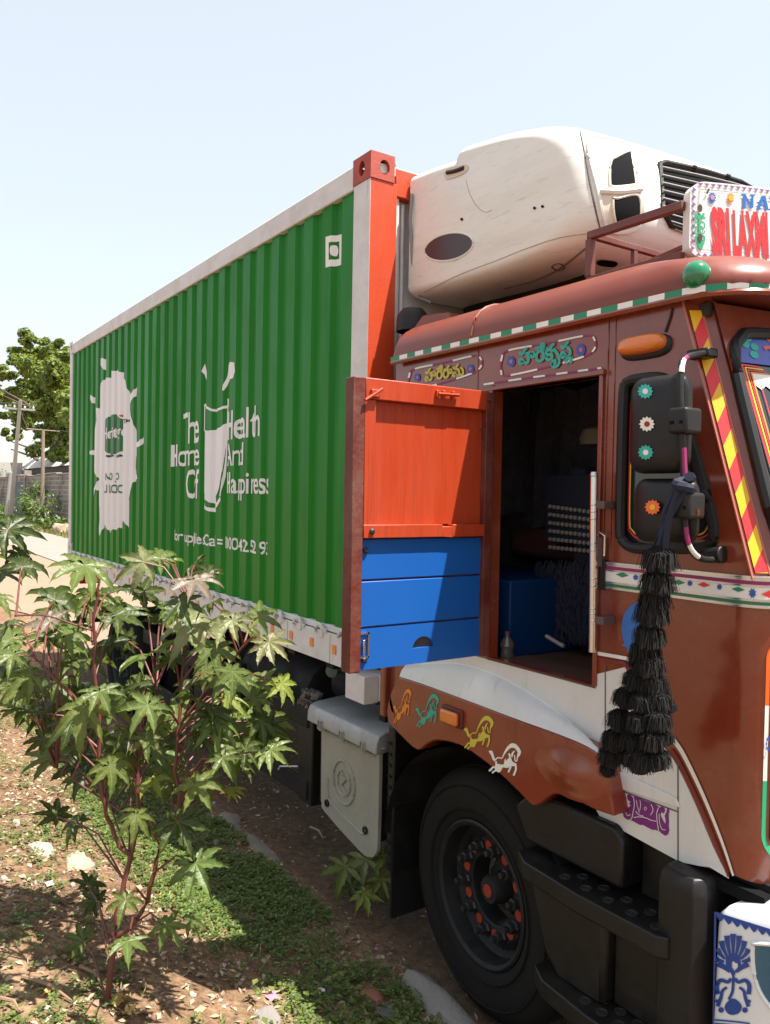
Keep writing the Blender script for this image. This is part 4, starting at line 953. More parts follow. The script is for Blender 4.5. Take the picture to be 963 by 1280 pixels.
# ---- grab rail by the door
a, b = P(743, 596, y=-.06), P(741, 815, y=-.06); gr = G().tube([a, b], .0135, 12).build('grab_rail', CHROME, tr)
G().lathe([(.0135,0),(.0155,.004),(.012,.016),(0,.02)], a, (b-a).normalized()*-1, 12).build('rail_cap', CHROME, gr)
for t in (.16,.2,.24,.38,.42,.58,.62,.75,.78,.82): 
    p = a.lerp(b, t); G().lathe([(.0137,-.002),(.0155,0),(.0137,.002)], p, (b-a).normalized(), 12).build('rail_ring', CHROME, gr)
for t in (.16, .815):
    p = a.lerp(b, t); G().box(p.x, p.x+.045, -.062, .001, p.z-.013, p.z+.013).build('rail_bracket', mat('bracket_dark', (.10,.06,.05), .5), gr, bevel=.003)
p = P(753, 690, y=-.01); G().box(p.x-.008, p.x+.008, -.022, .001, p.z-.05, p.z+.05).build('latch_plate', mat('bracket_dark', (1,1,1)), tr, bevel=.003)
p = P(754, 672, y=-.015); G().tube([P(750,665,y=-.02), P(757,670,y=-.03), P(755,695,y=-.03)], .005, 6).build('latch', CHROME, tr)

# ------------------------------------------------------------------ open cab door (stands square to the cab, hinged at its rear edge)
DX = 1.04
def dp(px, py, x=DX): v = P(px, py, x=x); return v.y, v.z
ZD0, ZD1, YO = 1.475, 2.510, -.668
dr = G().box(DX-.032, DX-.012, YO+.045, -.022, ZD0+.005, ZD1-.01).build('door', DOORDK, tr)
G().box(DX-.035, DX+.022, YO, YO+.048, ZD0, ZD1).build('lock_stile', DOORDK, dr, bevel=.004)
G().box(DX-.012, DX+.020, YO+.050, YO+.095, 1.99, 2.434).build('inner_stile', DOORRED, dr, bevel=.002)
G().box(DX-.03, DX+.020, -.062, -.022, ZD0+.002, ZD1-.002).build('hinge_stile', DOORDK, dr, bevel=.003)
G().box(DX-.03, DX+.023, YO+.049, -.064, 2.436, ZD1).build('top_rail', DOORRED, dr, bevel=.003)
g = G(); za, zb = 1.948, 1.995
g.box(DX-.03, DX+.026, YO+.049, -.27, za, zb); g.box(DX-.03, DX+.026, -.27, -.22, za, zb-.008); g.box(DX-.03, DX+.026, -.22, -.064, za, zb); g.build('middle_rail', DOORRED, dr, bevel=.002)
G().box(DX-.011, DX-.006, YO+.096, -.063, 1.996, 2.435).build('red_panel', DOORRED, dr)
bz = [1.478, 1.628, 1.796, 1.946]
for k in range(3):
    z0, z1 = bz[k]+(.003 if k else 0), bz[k+1]-.003
    yl, yr = YO+.050, -.062
    g = G()
    if k == 0:
        hc, hr = -.335, .048
        lp = [(yl,z0),(yr,z0),(yr,z1),(yl,z1)]
        hole = [(hc-hr, 1.535)]+[(hc+hr*math.cos(pi-pi*i/12), 1.535+.042*math.sin(pi-pi*i/12)) for i in range(1,12)]+[(hc+hr, 1.535)]
        g.fill([lp, hole], lambda a, b: (DX+.004, a, b), (-.014, 0, 0)); g.build('blue_board', BLUE, dr, smooth=30)
        G().box(DX-.0115, DX-.0105, hc-hr-.004, hc+hr+.004, 1.53, 1.585).build('hole_backing', mat('hole_brown', (.06,.045,.035), .8), dr)
    else: g.box(DX-.010, DX+.004, yl, yr, z0, z1); g.build('blue_board', BLUE, dr, bevel=.003)
# bolts, latch plate and hasps
a, b = P(457,500,x=DX+.034), P(478,486,x=DX+.034); bo = G().tube([a, b], .006, 8).build('slide_bolt', DOORRED, dr)
g = G(); q = a.lerp(b, .6); g.box(DX+.02, DX+.038, q.y-.016, q.y+.016, q.z-.014, q.z+.014); g.build('bolt_keeper', DOORRED, dr, bevel=.003)
a, b = P(548,492,x=DX+.034), P(574,494,x=DX+.034); G().tube([a, b], .006, 8).build('slide_bolt', DOORRED, dr)
for t in (0, .3, .75): q = a.lerp(b, t); G().box(DX+.02, DX+.036, q.y-.006, q.y+.006, q.z-.013, q.z+.013).build('bolt_keeper', DOORRED, dr, bevel=.002)
q = P(455,807,x=DX+.01)
for a, b, c, e in ((-.022,-.016,-.045,.045),(.016,.022,-.045,.045),(-.022,.022,.039,.045),(-.022,.022,-.045,-.039)): G().box(DX+.004, DX+.012, q.y+a, q.y+b, q.z+c, q.z+e).build('latch_frame', CHROME, dr)
G().box(DX+.004, DX+.016, q.y-.005, q.y+.005, q.z-.03, q.z+.02).build('latch_tongue', CHROME, dr, bevel=.002)
for px, py in ((457,688),(455,825),(461,664)):
    q = P(px, py, x=DX+.006); G().lathe([(.011,0),(.011,.006),(.006,.012),(.0,.013)], (DX+.003 if py > 670 else DX+.026, q.y, q.z), (1,0,0), 10).build('bolt_head', NUT, dr)
for px, py in ((602,537),(612,500)):
    q = P(px, py, x=DX+.02); G().tube([(DX+.024, q.y-.012, q.z), (DX+.024, q.y+.01, q.z)], .005, 6).build('hinge_pin', DOORDK, dr)
for z in (1.62, 2.36): G().tube([(DX-.004, -.016, z-.05), (DX-.004, -.016, z+.05)], .010, 8).build('hinge', DOORDK, dr)

# ------------------------------------------------------------------ wing (fender) over the front wheel
YF = -.075
def fz(px, py): v = P(px, py, y=YF); return (v.x, v.z)
topl = spline([(499,846),(530,856),(565,869),(600,882),(650,901),(700,919),(735,934),(755,948)], 3)
arch = spline([(768,1021),(742,1012),(715,998),(692,993),(668,1008),(648,990),(625,968),(600,948),(575,932),(548,926),(535,930),(522,938),(505,924),(485,903)], 3)
left = spline([(485,903),(484,885),(489,866),(499,846)], 4)
lp = [fz(*p) for p in topl+arch[:-1]+left[:-1]]
g = G(); g.fill([lp], lambda a, b: (a, YF, b), (0, .10, 0)); g.build('wing', CAB, tr, smooth=30, bevel=.008)
# white sloping top of the wing
A_ = [Vector((fz(*p)[0], YF+.002, fz(*p)[1]+.001)) for p in topl]
cb = spline([(512,834),(545,829),(585,832),(625,846),(665,868),(700,893),(728,918),(752,950)], 3)
B_ = [P(px, py, y=-.005) for px, py in cb]
n = min(len(A_), len(B_)); g = G()
mid1 = [A_[i].lerp(B_[i], .25)+Vector((0,-.002,.018)) for i in range(n)]; mid2 = [A_[i].lerp(B_[i], .65)+Vector((0,-.006,.022)) for i in range(n)]
g.loft([A_[:n], mid1, mid2, B_[:n]], closed=False); g.build('wing_top', WHITE, tr, smooth=70, recalc=False)
G().tube(B_, .0035, 6).build('wing_bead', C_WHITE, tr)
# rear flank of the wing and cab corner
g = G(); pts_ = [P(478,845,x=.33),P(500,838,x=.345),P(500,900,x=.345),P(480,905,x=.33)]
g.box(.30, .344, -.03, .35, 1.06, 1.37); g.build('cab_rear_corner', CAB, tr, bevel=.008)
G().box(.235, .262, .07, .12, 1.0, 1.33).build('rear_stay', CAB, tr, bevel=.008)
# bulge on the wing
c_ = P(712, 965, y=YF); g = G()
rings_ = []
for h, s in [((1+math.cos(pi*q_))/2, max(.03, q_)) for q_ in (1,.9,.8,.65,.5,.35,.2,.1,0)]:
    rings_.append([Vector((c_.x+math.cos(a)*.185*s+.0, YF+.0006-.024*h, c_.z+math.sin(a)*.092*s)) for a in [2*pi*i/24 for i in range(24)]])
g.loft(rings_); g.build('wing_bulge', CAB, tr, smooth=80)
# amber repeater
q = P(565, 896, y=YF-.008); g = G(); g.box(q.x-.066, q.x+.066, YF-.012, YF+.004, q.z-.038, q.z+.038); g.build('repeater_base', DOORDK, tr, bevel=.01, seg=3)
G().box(q.x-.052, q.x+.052, YF-.034, YF-.010, q.z-.028, q.z+.026).build('repeater_lens', AMBER, tr, bevel=.01, seg=3)
# running horses (outline of one, laid four times by three matching points each)
HP = [[(105,250),(140,230),(185,240),(215,310),(230,380),(260,430),(250,470),(225,465),(190,420),(165,340),(130,290)],
      [(395,395),(415,340),(450,260),(480,200),(520,140),(570,95),(620,70),(690,85),(740,125),(790,190),(820,260),(800,330),(765,370),(745,400),(725,350),(745,280),(720,230),(690,190),(640,170),(590,175),(545,210),(500,260),(460,310),(430,370),(410,410)],
      [(255,465),(285,460),(290,520),(340,530),(400,545),(440,530),(455,440),(475,400),(482,470),(510,430),(555,395),(600,400),(620,460),(650,490),(720,525),(715,570),(640,575),(600,580),(560,600),(500,615),(420,600),(395,640),(370,690),(330,715),(280,690),(250,670),(235,610),(250,560)],
      [(600,310),(630,260),(670,235),(690,240),(660,280),(640,330),(625,380),(605,380)]]
HR = [([(255,440),(290,400),(340,390),(400,405)], 26), ([(240,585),(190,610),(150,660),(115,670)], 42), ([(265,665),(225,690),(185,725)], 38), ([(600,590),(575,630),(550,690),(550,710)], 40), ([(705,560),(705,650),(680,720),(655,780)], 42), ([(545,300),(570,330),(575,395)], 40), ([(675,330),(690,450),(730,455),(735,370)], 24)]
HT = ((105,250),(620,70),(655,780))
for tri, m_ in ((((611,939.3),(640.4,929),(642.4,969.6)), C_WHITE), (((579.9,911.5),(606.7,895.1),(609.5,933.8)), C_YG), (((519.7,886.7),(540.5,868),(543.6,903.3)), C_TEAL), (((491.7,884.2),(508.1,862.2),(509.9,894.2)), C_OR)):
    def hm(u, v, tri=tri):
        (x1,y1),(x2,y2),(x3,y3) = HT; dt_ = (y2-y3)*(x1-x3)+(x3-x2)*(y1-y3)
        l1 = ((y2-y3)*(u-x3)+(x3-x2)*(v-y3))/dt_; l2 = ((y3-y1)*(u-x3)+(x1-x3)*(v-y3))/dt_; l3 = 1-l1-l2
        return P(tri[0][0]*l1+tri[1][0]*l2+tri[2][0]*l3, tri[0][1]*l1+tri[1][1]*l2+tri[2][1]*l3, y=YF-.002)
    d = D(hm)
    for p in HP: d.poly(p)
    d.fm = lambda u, v: hm(u, v)+Vector((0, -.0006, 0))
    for p, w_ in HR: d.ribbon(p, w_)
    d.build('horse_mark', m_, tr, recalc=False, smooth=0)

# ------------------------------------------------------------------ wheels
def make_wheel(cx_, cy_, cz_, R, wdt, side=-1, painted=True, dual=False):
    """side -1: outer face towards -y"""
    s = side; yo = cy_      # outer face plane
    root = G()
    prof = [(.285,.03),(.30,.012),(.345,.002),(.40,-.004),(.445,.004),(R-.025,.022),(R-.008,.04),(R,.06),(R,wdt-.06),(R-.008,wdt-.04),(R-.04,wdt-.01),(.36,wdt),(.29,wdt-.03)]
    root.lathe([(r, h) for r, h in prof], (cx_, yo, cz_), (0,-s,0), 56)
    wh = root.build('wheel', RUBBER, tr, smooth=45)
    for h0 in (.075, .115, .155): root2 = G().lathe([(R-.002,h0),(R+.005,h0+.003),(R+.005,h0+.030),(R-.002,h0+.033)], (cx_, yo, cz_), (0,-s,0), 48).build('tread_rib', RUBBER, wh, smooth=40)
    for r_ in (.335, .43): G().lathe([(r_-.004,.004),(r_,-.006),(r_+.004,.004)], (cx_, yo, cz_), (0,-s,0), 56).build('sidewall_ring', RUBBER, wh, smooth=60)
    ri = [(.285,.035),(.292,.012),(.283,.006),(.268,.016),(.262,.05),(.258,.085),(.235,.105),(.215,.095),(.205,.085),(.150,.085),(.142,.09),(.138,.13),(.136,.17)]
    rim = G().lathe(ri, (cx_, yo, cz_), (0,-s,0), 48).build('rim', RIM, wh, smooth=35)
    hub = G().lathe([(.137,.20),(.12,.19),(.105,.17),(.10,.15),(.064,.145),(.060,.080),(.050,.062),(0,.060)], (cx_, yo, cz_), (0,-s,0), 28).build('hub', RIM, wh, smooth=35)
    for k in range(10):
        a = 2*pi*k/10+.15
        c = Vector((cx_+math.cos(a)*.176, yo-s*.088, cz_+math.sin(a)*.176))
        G().lathe([(.027,0),(.027,-.012),(.022,-.02),(.022,-.042),(.013,-.044),(.013,-.066),(0,-.067)], c, (0,-s,0), 6).build('wheel_nut', NUT, wh, smooth=20)
        if painted:
            a += pi/10; c = Vector((cx_+math.cos(a)*.178, yo-s*.0835, cz_+math.sin(a)*.178))
            G().lathe([(.021,0),(.021,-.004),(0,-.005)], c, (0,-s,0), 14).build('orange_dot', ORANGE, wh)
        a = 2*pi*k/10; c = Vector((cx_+math.cos(a)*.236, yo-s*.1035, cz_+math.sin(a)*.236))
        G().lathe([(.019,-.003),(.017,-.002),(.016,.012),(0,.012)], c, (0,-s,0), 12).build('hand_hole', DARK, wh)
    if painted: G().lathe([(.027,0),(.027,-.003),(0,-.004)], (cx_, yo-s*.060, cz_), (0,-s,0), 14).build('orange_dot', ORANGE, wh)
    return wh
WX, WZ, WR = .955, .465, .50
fw = make_wheel(WX, .035, WZ, WR, .27)
fc_ = Vector((WX, .17, WZ)); fw.matrix_basis = Matrix.Translation(fc_) @ Matrix.Rotation(math.radians(-4), 4, 'Z') @ Matrix.Translation(-fc_)   # slightly steered
make_wheel(WX, CW-.035, WZ, WR, .27, side=1, painted=False)
for xv in (-4.35,):
    for yv, sd_ in ((.06, -1), (CW-.06, 1)):
        make_wheel(xv, yv, WZ, WR, .27, sd_, painted=False)
        make_wheel(xv, yv-sd_*.31, WZ, WR, .27, sd_, painted=False)
G().tube([(WX, .3, WZ), (WX, CW-.3, WZ)], .07, 10).build('front_axle', CHASS, tr)
G().tube([(-4.35, .5, WZ), (-4.35, CW-.5, WZ)], .09, 10).build('rear_axle', CHASS, tr)
G().lathe([(.05,-.3),(.24,-.12),(.27,0),(.24,.12),(.05,.3)], (-4.35, CW/2, WZ), (0,1,0), 16).build('differential', CHASS, tr)
# wheel arch liner and mud flap
g = G(); rg_ = [[Vector((WX+math.cos(a)*.60, yv, WZ+math.sin(a)*.60)) for a in [math.radians(5+170*i/18) for i in range(19)]] for yv in (-.03, .5)]
g.loft(rg_, closed=False); g.build('arch_liner', CHASS, tr, recalc=False)
G().box(WX-.62, WX-.57, .0, .45, .33, 1.02).build('arch_skirt', BLACKPL, tr, bevel=.01)
G().box(WX-.605, WX-.593, .02, .42, .10, .34).build('mud_flap', RUBBER, tr)
for k in range(24): G().box(WX-.612, WX-.585, -.006, .0, .36+.026*k, .372+.026*k).build('flap_rib', RUBBER, tr) if k % 2 == 0 else None

# ------------------------------------------------------------------ steps below the cab
g = G(); YT = -.055
# upper shroud
sh_ = [(1.215,.985),(1.26,1.03),(1.46,1.045),(1.72,1.03),(1.76,1.0),(1.76,.80),(1.36,.80),(1.28,.84)]
g.fill([[(1.235,.945),(1.30,1.005),(1.42,1.03),(1.70,1.03),(1.74,.99),(1.74,.835),(1.30,.835)]], lambda a, b: (a, YT+.02, b), (0, .3, 0)); g.build('step_shroud', BLACKPL, tr, smooth=30, bevel=.012)
def tread(x0, x1, z, y0, y1, nm):
    pts = [(x0, y1),(x0, y0+.05),(x0+.08, y0+.005),((x0+x1)/2, y0-.012),(x1-.03, y0),(x1, y0+.02),(x1, y1)]; g = G()
    g.loft([[Vector((x, y+ (.02 if k == 0 else 0), zz2)) for x, y in pts] for k, zz2 in enumerate((z-.075, z-.062, z-.006, z))]); o = g.build(nm, BLACKPL, tr, smooth=30, bevel=.005)
    for i in range(5):
        for j in range(2):
            c = Vector((x0+.24+(x1-x0-.30)*i/4+.03*j, y0+.045+.055*j, z)); G().lathe([(.020,-.001),(.020,.004),(.014,.004),(.013,.0015),(0,.0015)], c, (0,0,1), 12).build('tread_stud', mat('stud_grey', (.022,.02,.018), .6, var=.6, scale=25, spec=.3), o)
    return o
tread(1.285, 1.96, .80, -.112, .18, 'step_tread'); tread(1.42, 2.0, .455, -.150, .18, 'step_tread')
def panelxz(lp, y0, dy, nm, m=BLACKPL, bev=.01): g = G(); g.fill([lp], lambda a, b: (a, y0, b), (0, dy, 0)); return g.build(nm, m, tr, smooth=30, bevel=bev)
panelxz([(1.345,.788),(1.72,.788),(1.72,.46),(1.50,.455),(1.44,.52)], -.085, .22, 'step_body', bev=.02)
panelxz([(1.723,.785),(1.955,.785),(1.955,.46),(1.723,.46)], -.045, .18, 'step_body')
panelxz([(1.74,1.01),(1.95,.995),(1.95,.80),(1.74,.80)], .055, .1, 'step_riser')
panelxz([(1.38,.40),(1.98,.40),(1.98,.16),(1.46,.16)], .06, .12, 'step_riser')
# front post of the step unit, rounded
g = G(); prof = [(1.895,.12),(1.90,-.06),(1.912,-.078),(1.975,-.088),(2.035,-.086),(2.052,-.06),(2.055,.12)]
rings_ = []
for z, k in ((.14,0),(.6,0),(.95,0),(.985,.006),(1.0,.02)): rings_.append([Vector((x+(k if x < 1.97 else -k*.6), y+k*.8, z)) for x, y in prof])
g.loft(rings_); g.build('step_post', BLACKPL, tr, smooth=35, bevel=.004)

# ------------------------------------------------------------------ bumper
g = G(); bpth = [(2.085,.02),(2.088,-.035),(2.11,-.055),(2.20,-.06),(2.29,-.045),(2.35,.0),(2.39,.08),(2.42,.3),(2.44,1.18),(2.42,CW-.3),(2.39,CW-.08),(2.29,CW+.045),(2.10,CW+.055),(2.085,CW-.02)]
bpth = spline(bpth, 3); rings_ = []
for z, ins in ((.36,.03),(.38,.0),(.60,-.006),(.88,0),(.925,.005),(.945,.03),(.955,.10)):
    rr_ = []
    for i, (x, y) in enumerate(bpth):
        t = Vector((bpth[min(i+1,len(bpth)-1)][0]-bpth[max(0,i-1)][0], bpth[min(i+1,len(bpth)-1)][1]-bpth[max(0,i-1)][1], 0)).normalized(); nn = Vector((t.y,-t.x,0))
        q = Vector((x, y, z+.10*max(0,(x-2.085)/.33)*(1 if z > .8 else .2)))-nn*ins; q.x = max(q.x, 2.085); rr_.append(q)
    rings_.append(rr_)
g.loft(rings_, closed=False); bm_ = g.build('bumper', mat('bumper_white', (.70,.71,.72), .25, coat=.3, var=.04, dust=.15), tr, smooth=50, recalc=False)
BB = BVHTree.FromPolygons([Vector(v) for v in g.v], g.f)
def onb(px, py, off=.003):
    r = ray(px, py).normalized(); h, nr, _, _ = BB.ray_cast(CAM, r)
    if h is None: return P(px, py, y=-.06)
    if nr.dot(r) > 0: nr = -nr
    return h+nr*off
def zb(a, b): return onb(760+a/4.571, 1000+b/4.571)
d = D(zb)
d.ribbon([(615,640),(612,900),(605,1280)], 12, sm=False)
for i in range(12):
    x0 = 622+i*48; y0 = 640+i*15; d.poly([(x0,y0),(x0+24,y0+8),(x0+48,y0+15),(x0+48,y0+33),(x0+36,y0+50),(x0+24,y0+57),(x0+12,y0+42),(x0,y0+26)])
cxp, cyp = 720, 930
for i in range(9):
    a = math.radians(-172+i*20.5); u = (math.cos(a), math.sin(a)); d.ribbon([(cxp+u[0]*50, cyp+u[1]*45), (cxp+u[0]*85, cyp+u[1]*110), (cxp+u[0]*100, cyp+u[1]*165)], [12, 34])
d.poly([(680,900),(720,870),(760,900),(765,940),(735,985),(722,1020),(705,985),(678,945)], holes=[[(712,925),(725,920),(732,930),(748,935),(748,955),(728,978),(712,955)]])
for s_ in (-1, 1):
    d.ribbon([(720+s_*20,985),(720+s_*45,960),(720+s_*85,935)], [10,38]); d.ribbon([(720+s_*12,1020),(720+s_*30,1040),(720+s_*70,1030),(720+s_*92,1060),(720+s_*88,1110)], [18,26])
    d.ribbon([(720+s_*35,1070),(720+s_*60,1090),(720+s_*70,1130),(720+s_*88,1180)], [14,22]); d.disc((720+s_*68,1200), 16); d.disc((720+s_*92,1150), 10)
d.ribbon([(722,1010),(720,1060),(715,1100),(695,1140)], 16)
d.poly(spline([(720,1135),(690,1150),(672,1185),(690,1220),(722,1228),(755,1215),(770,1180),(750,1150)], 3, True))
for yv in (1265, 1285, 1305): d.ribbon([(615,yv-8),(720,yv),(815,yv+12)], 9)
d.build('blue_motif', mat('bumper_blue', (.012,.055,.27), .35), bm_, recalc=False)
d = D(lambda a, b: onb(760+a/4.571, 1000+b/4.571, .004)); lpz = spline([(835,830),(860,818),(930,822),(990,830),(990,1220),(928,1170),(870,1080),(838,960)], 4, True)
d.poly(lpz); d.build('lamp_recess', mat('lamp_teal', (.02,.10,.17), .12, coat=.6), bm_, recalc=False)
G().tube([onb(760+a/4.571, 1000+b/4.571, .004) for a, b in lpz+[lpz[0]]], .006, 6).build('lamp_rim', mat('bumper_white', (1,1,1)), bm_)
G().box(2.05, 2.38, .15, CW-.15, .40, .95).build('bumper_core', CHASS, tr)
g = G()
for i in range(14): g.box(2.10+.004*i, 2.104+.004*i, .02, .03, .98, 1.0)
G().box(2.04, 2.2, .0, CW, .965, 1.0).build('bumper_gap', DARK, tr)

# ------------------------------------------------------------------ mirrors
mr = G()
YM = -.20
def rbox(g, px0, py0, px1, py1, yv, dep, k=.10):
    a, b = P(px0, py0, y=yv), P(px1, py1, y=yv); x0, x1, z1, z0 = a.x, b.x, a.z, b.z; r = min(x1-x0, z1-z0)*.22; rings_ = []
    def rr2(x0, x1, z0, z1, r, y): 
        o = []
        for cx_, cz_, a0 in ((x1-r,z1-r,0),(x0+r,z1-r,pi/2),(x0+r,z0+r,pi),(x1-r,z0+r,3*pi/2)):
            for i in range(6): t = a0+pi/2*i/5; o.append(Vector((cx_+r*math.cos(t), y, cz_+r*math.sin(t))))
        return o
    for h, s in ((1,0),(.45,.0),(.2,.006),(.06,.02),(0,.045)): rings_.append([v+Vector((-.05*h, 0, 0)) for v in rr2(x0+s, x1-s, z0+s, z1-s, r, yv+dep*h)])
    g.loft(rings_); return g
m1 = rbox(G(), 787, 472, 860, 590, YM, .085).build('mirror', BLACKPL, tr, smooth=50)
m2 = rbox(G(), 793, 598, 873, 683, YM+.01, .075).build('mirror', BLACKPL, tr, smooth=50)
def cog(px, py, r, m_, mc, mp, n=12, yv=YM-.003):
    d = D(lambda a, b: P(a, b, y=yv)); d.disc((px, py), r, 0, n, ry=r*.97, teeth=1); d.build('cog_sticker', m_, mp, recalc=False)
    d = D(lambda a, b: P(a, b, y=yv-.001)); d.disc((px, py), r*.36, 0, 10); d.build('sticker_centre', mc, mp, recalc=False)
cog(807,489,10,mat('cyan_sticker', (.02,.42,.38), .45),C_WHITE,m1); cog(809,530,10,C_WHITE,ORANGE,m1); cog(807.5,565.5,10,C_TEAL,C_WHITE,m1)
cog(816,634,10,mat('sticker_orange', (.75,.13,.02), .45),C_YEL,m2); cog(868,640,8,mat('sticker_orange', (1,1,1)),C_YEL,m2)
arm = [(884,441,-.01),(872,443,-.08),(858,447,-.16),(852,458,-.20),(851,500,-.215),(854,560,-.215),(856,610,-.215),(856,650,-.215),(860,680,-.20),(872,696,-.14),(888,700,-.06),(897,697,-.02)]
pts_ = [P(a, b, y=c) for a, b, c in arm]; pts_ = [Vector(p) for p in spline(pts_, 4)]
ma = G().tube(pts_, .0095, 10).build('mirror_arm', BLACKPL, tr, smooth=60)
for k0, k1, m_ in ((8,10,C_MAG),(10,13,C_WHITE),(20,23,C_MAG),(23,25,C_WHITE),(29,32,C_MAG),(32,36,C_WHITE)):
    G().tube([p+Vector((.004,-.002,0)) for p in pts_[k0:k1+1]], .0075, 8).build('arm_tape', m_, ma)
for px, py in ((853,526),(857,632)):
    q = P(px, py, y=-.215); cl = G().box(q.x-.030, q.x+.030, -.24, -.165, q.z-.036, q.z+.036).build('arm_clamp', BLACKPL, ma, bevel=.010, seg=3)
    G().box(q.x-.020, q.x-.008, -.2415, -.239, q.z-.010, q.z-.001).build('clamp_slot', DARK, cl)
    G().box(q.x+.010, q.x+.020, -.2415, -.239, q.z-.010, q.z-.001).build('clamp_slot', DARK, cl)
q = P(880, 442, y=-.01); G().box(q.x-.045, q.x+.03, -.032, .02, q.z-.014, q.z+.014).build('arm_foot', BLACKPL, ma, bevel=.006)
q = P(893, 694, y=-.02); g = G(); g.tube([q+Vector((-.03,0,0)), q+Vector((.03,0,.004))], [.022,.026], 12); g.build('arm_foot', BLACKPL, ma, bevel=.004)

# ------------------------------------------------------------------ grey side box behind the wheel, its cover, mud guards
g = G(); lp = spline([sd(400,905),(-.31,.62)], 2)
pl_ = [(-.315,.885),(-.30,.86),(-.295,.50),(-.285,.44),(-.25,.405),(.10,.33),(.20,.335),(.245,.37),(.262,.45),(.265,.86),(.255,.885)]
g.fill([spline(pl_, 3, True)], lambda a, b: (a, .0, b), (0, .02, 0)); gc = g.build('battery_cover', GREYM, tr, smooth=40, bevel=.008)
c_ = P(430, 978, y=-.002)
for r in (.105, .062): 
    g = G(); ring = [(c_.x+math.cos(a)*r, -.002, c_.z+math.sin(a)*r*1.05) for a in [2*pi*i/26 for i in range(27)]]; g.tube(ring, .007, 6); g.build('embossed_ring', GREYM, gc)
G().tube([(c_.x-.03,-.002,c_.z+.05),(c_.x+.02,-.004,c_.z+.02),(c_.x-.02,-.004,c_.z-.02),(c_.x+.03,-.002,c_.z-.05)], .008, 6).build('embossed_scroll', GREYM, gc)
G().tube([(-.26,-.001,.84),(.23,-.001,.84)], .006, 6).build('embossed_line', GREYM, gc)
G().tube(spline([(-.22,-.001,.60),(-.215,-.001,.52),(-.17,-.001,.475),(.08,-.001,.43),(.15,-.001,.435),(.16,-.001,.47)], 4), .006, 6).build('embossed_line', GREYM, gc)
for px, py in ((409,1004),(457,1038)):
    q = P(px, py, y=-.003); G().lathe([(.018,.004),(.020,-.006),(.012,-.008),(.011,-.003),(0,-.003)], q, (0,1,0), 12).build('cover_bolt', RIM, gc)
g = G(); pr = [(-.035,.865),(-.032,.92),(-.018,.95),(.02,.965),(.16,.975),(.34,.985),(.34,.90),(.0,.865)]
g.loft([[Vector((x, y, z-.0)) for y, z in pr] for x in (-.40, .285)]); tp = g.build('box_lid', SILVER, tr, smooth=35, bevel=.006)
for x in (-.25, -.03, .17):
    g = G(); g.box(x-.02, x+.02, -.040, -.028, .845, .905); g.build('lid_catch', GREYM, tp, bevel=.004); G().tube([(x-.012,-.043,.90),(x-.012,-.046,.86),(x+.012,-.046,.86),(x+.012,-.043,.90)], .004, 6).build('catch_wire', GREYM, tp)
G().box(-.36, .24, .03, .45, .42, .864).build('battery_box', CHASS, tr)
# white outrigger block and dark stub under it
G().box(-.062, .118, .0, .085, 1.062, 1.200).build('bed_outrigger', RAILW, tr, bevel=.004)
G().box(-.04, .22, .086, .16, 1.07, 1.2).build('bed_outrigger', RAILW, tr, bevel=.004)
G().box(.11, .16, .10, .15, .97, 1.065).build('outrigger_stub', CHASS, tr)

# ------------------------------------------------------------------ load bed and chassis
rail = G().box(-6.29, -.064, -.003, .03, 1.206, 1.366).build('bed_rail', RAILW, tr, bevel=.003)
G().box(-6.29, -.064, CW-.03, CW, 1.206, 1.366).build('bed_rail', RAILW, tr)
G().box(-6.28, -.07, .04, CW-.04, 1.29, 1.362).build('bed_deck', CHASS, tr)
for k in range(14): G().box(-6.2+.45*k, -6.12+.45*k, .05, CW-.05, 1.16, 1.288).build('cross_member', CHASS, tr)
for yv in (.75, CW-.75): G().box(-6.2, 1.9, yv-.035, yv+.035, .85, 1.13).build('chassis_beam', CHASS, tr)
for k in range(25):
    x = -.17-.245*k
    if k % 1 == 0:
        G().box(x-.020, x+.018, -.0075, -.002, 1.265, 1.312).build('reflector', REFL, rail)
    ring = [(x+.10+.052*math.cos(a), -.012+.006*math.sin(a*3+k), 1.360+.040*math.sin(a)+.006*math.sin(5*a+k)) for a in [pi*i/14 for i in range(15)]]
    G().tube(ring, [.011+.003*math.sin(i*1.7+k) for i in range(15)], 7).build('rope_ring', RAILW, rail)
    G().box(x+.075, x+.125, -.010, .002, 1.335, 1.372).build('ring_plate', RAILW, rail, bevel=.003)
    G().box(x-.0485, x-.0465, -.0045, -.0028, 1.21, 1.362).build('rail_joint', mat('gap_rust', (.20,.13,.09), .9), rail) if k % 2 == 0 else None
# fuel tank, air tanks, guard rails under the bed
G().lathe([(0,-.02),(.20,-.02),(.23,0),(.23,.95),(.20,.97),(0,.97)], (-1.75, .40, .86), (1,0,0), 20).build('fuel_tank', CHASS, tr, smooth=40)
G().lathe([(0,-.02),(.10,-.01),(.12,.02),(.12,.5),(.10,.53),(0,.54)], (-.62, .35, 1.0), (1,0,0), 16).build('air_tank', CHASS, tr, smooth=40)
G().lathe([(.035,-.03),(.035,.03),(.0,.035)], P(417,838,y=.10), (.6,-.8,0), 10).build('tank_cap', mat('cap_green', (.05,.10,.08), .4), tr)
for x in (-.50, -1.45, -2.4): G().box(x-.05, x+.05, .015, .06, .40, .98).build('guard_post', CHASS, tr, bevel=.004)
for z in (.86, .46): G().box(-3.4, -.44, -.01, .014, z-.055, z+.055).build('guard_bar', CHASS, tr, bevel=.006)
G().box(-.56, -.40, .0, .10, .38, .96).build('guard_end', BLACKPL, tr, bevel=.008)
q = P(390, 880, y=.05); rag = G(); rr = random.Random(5)
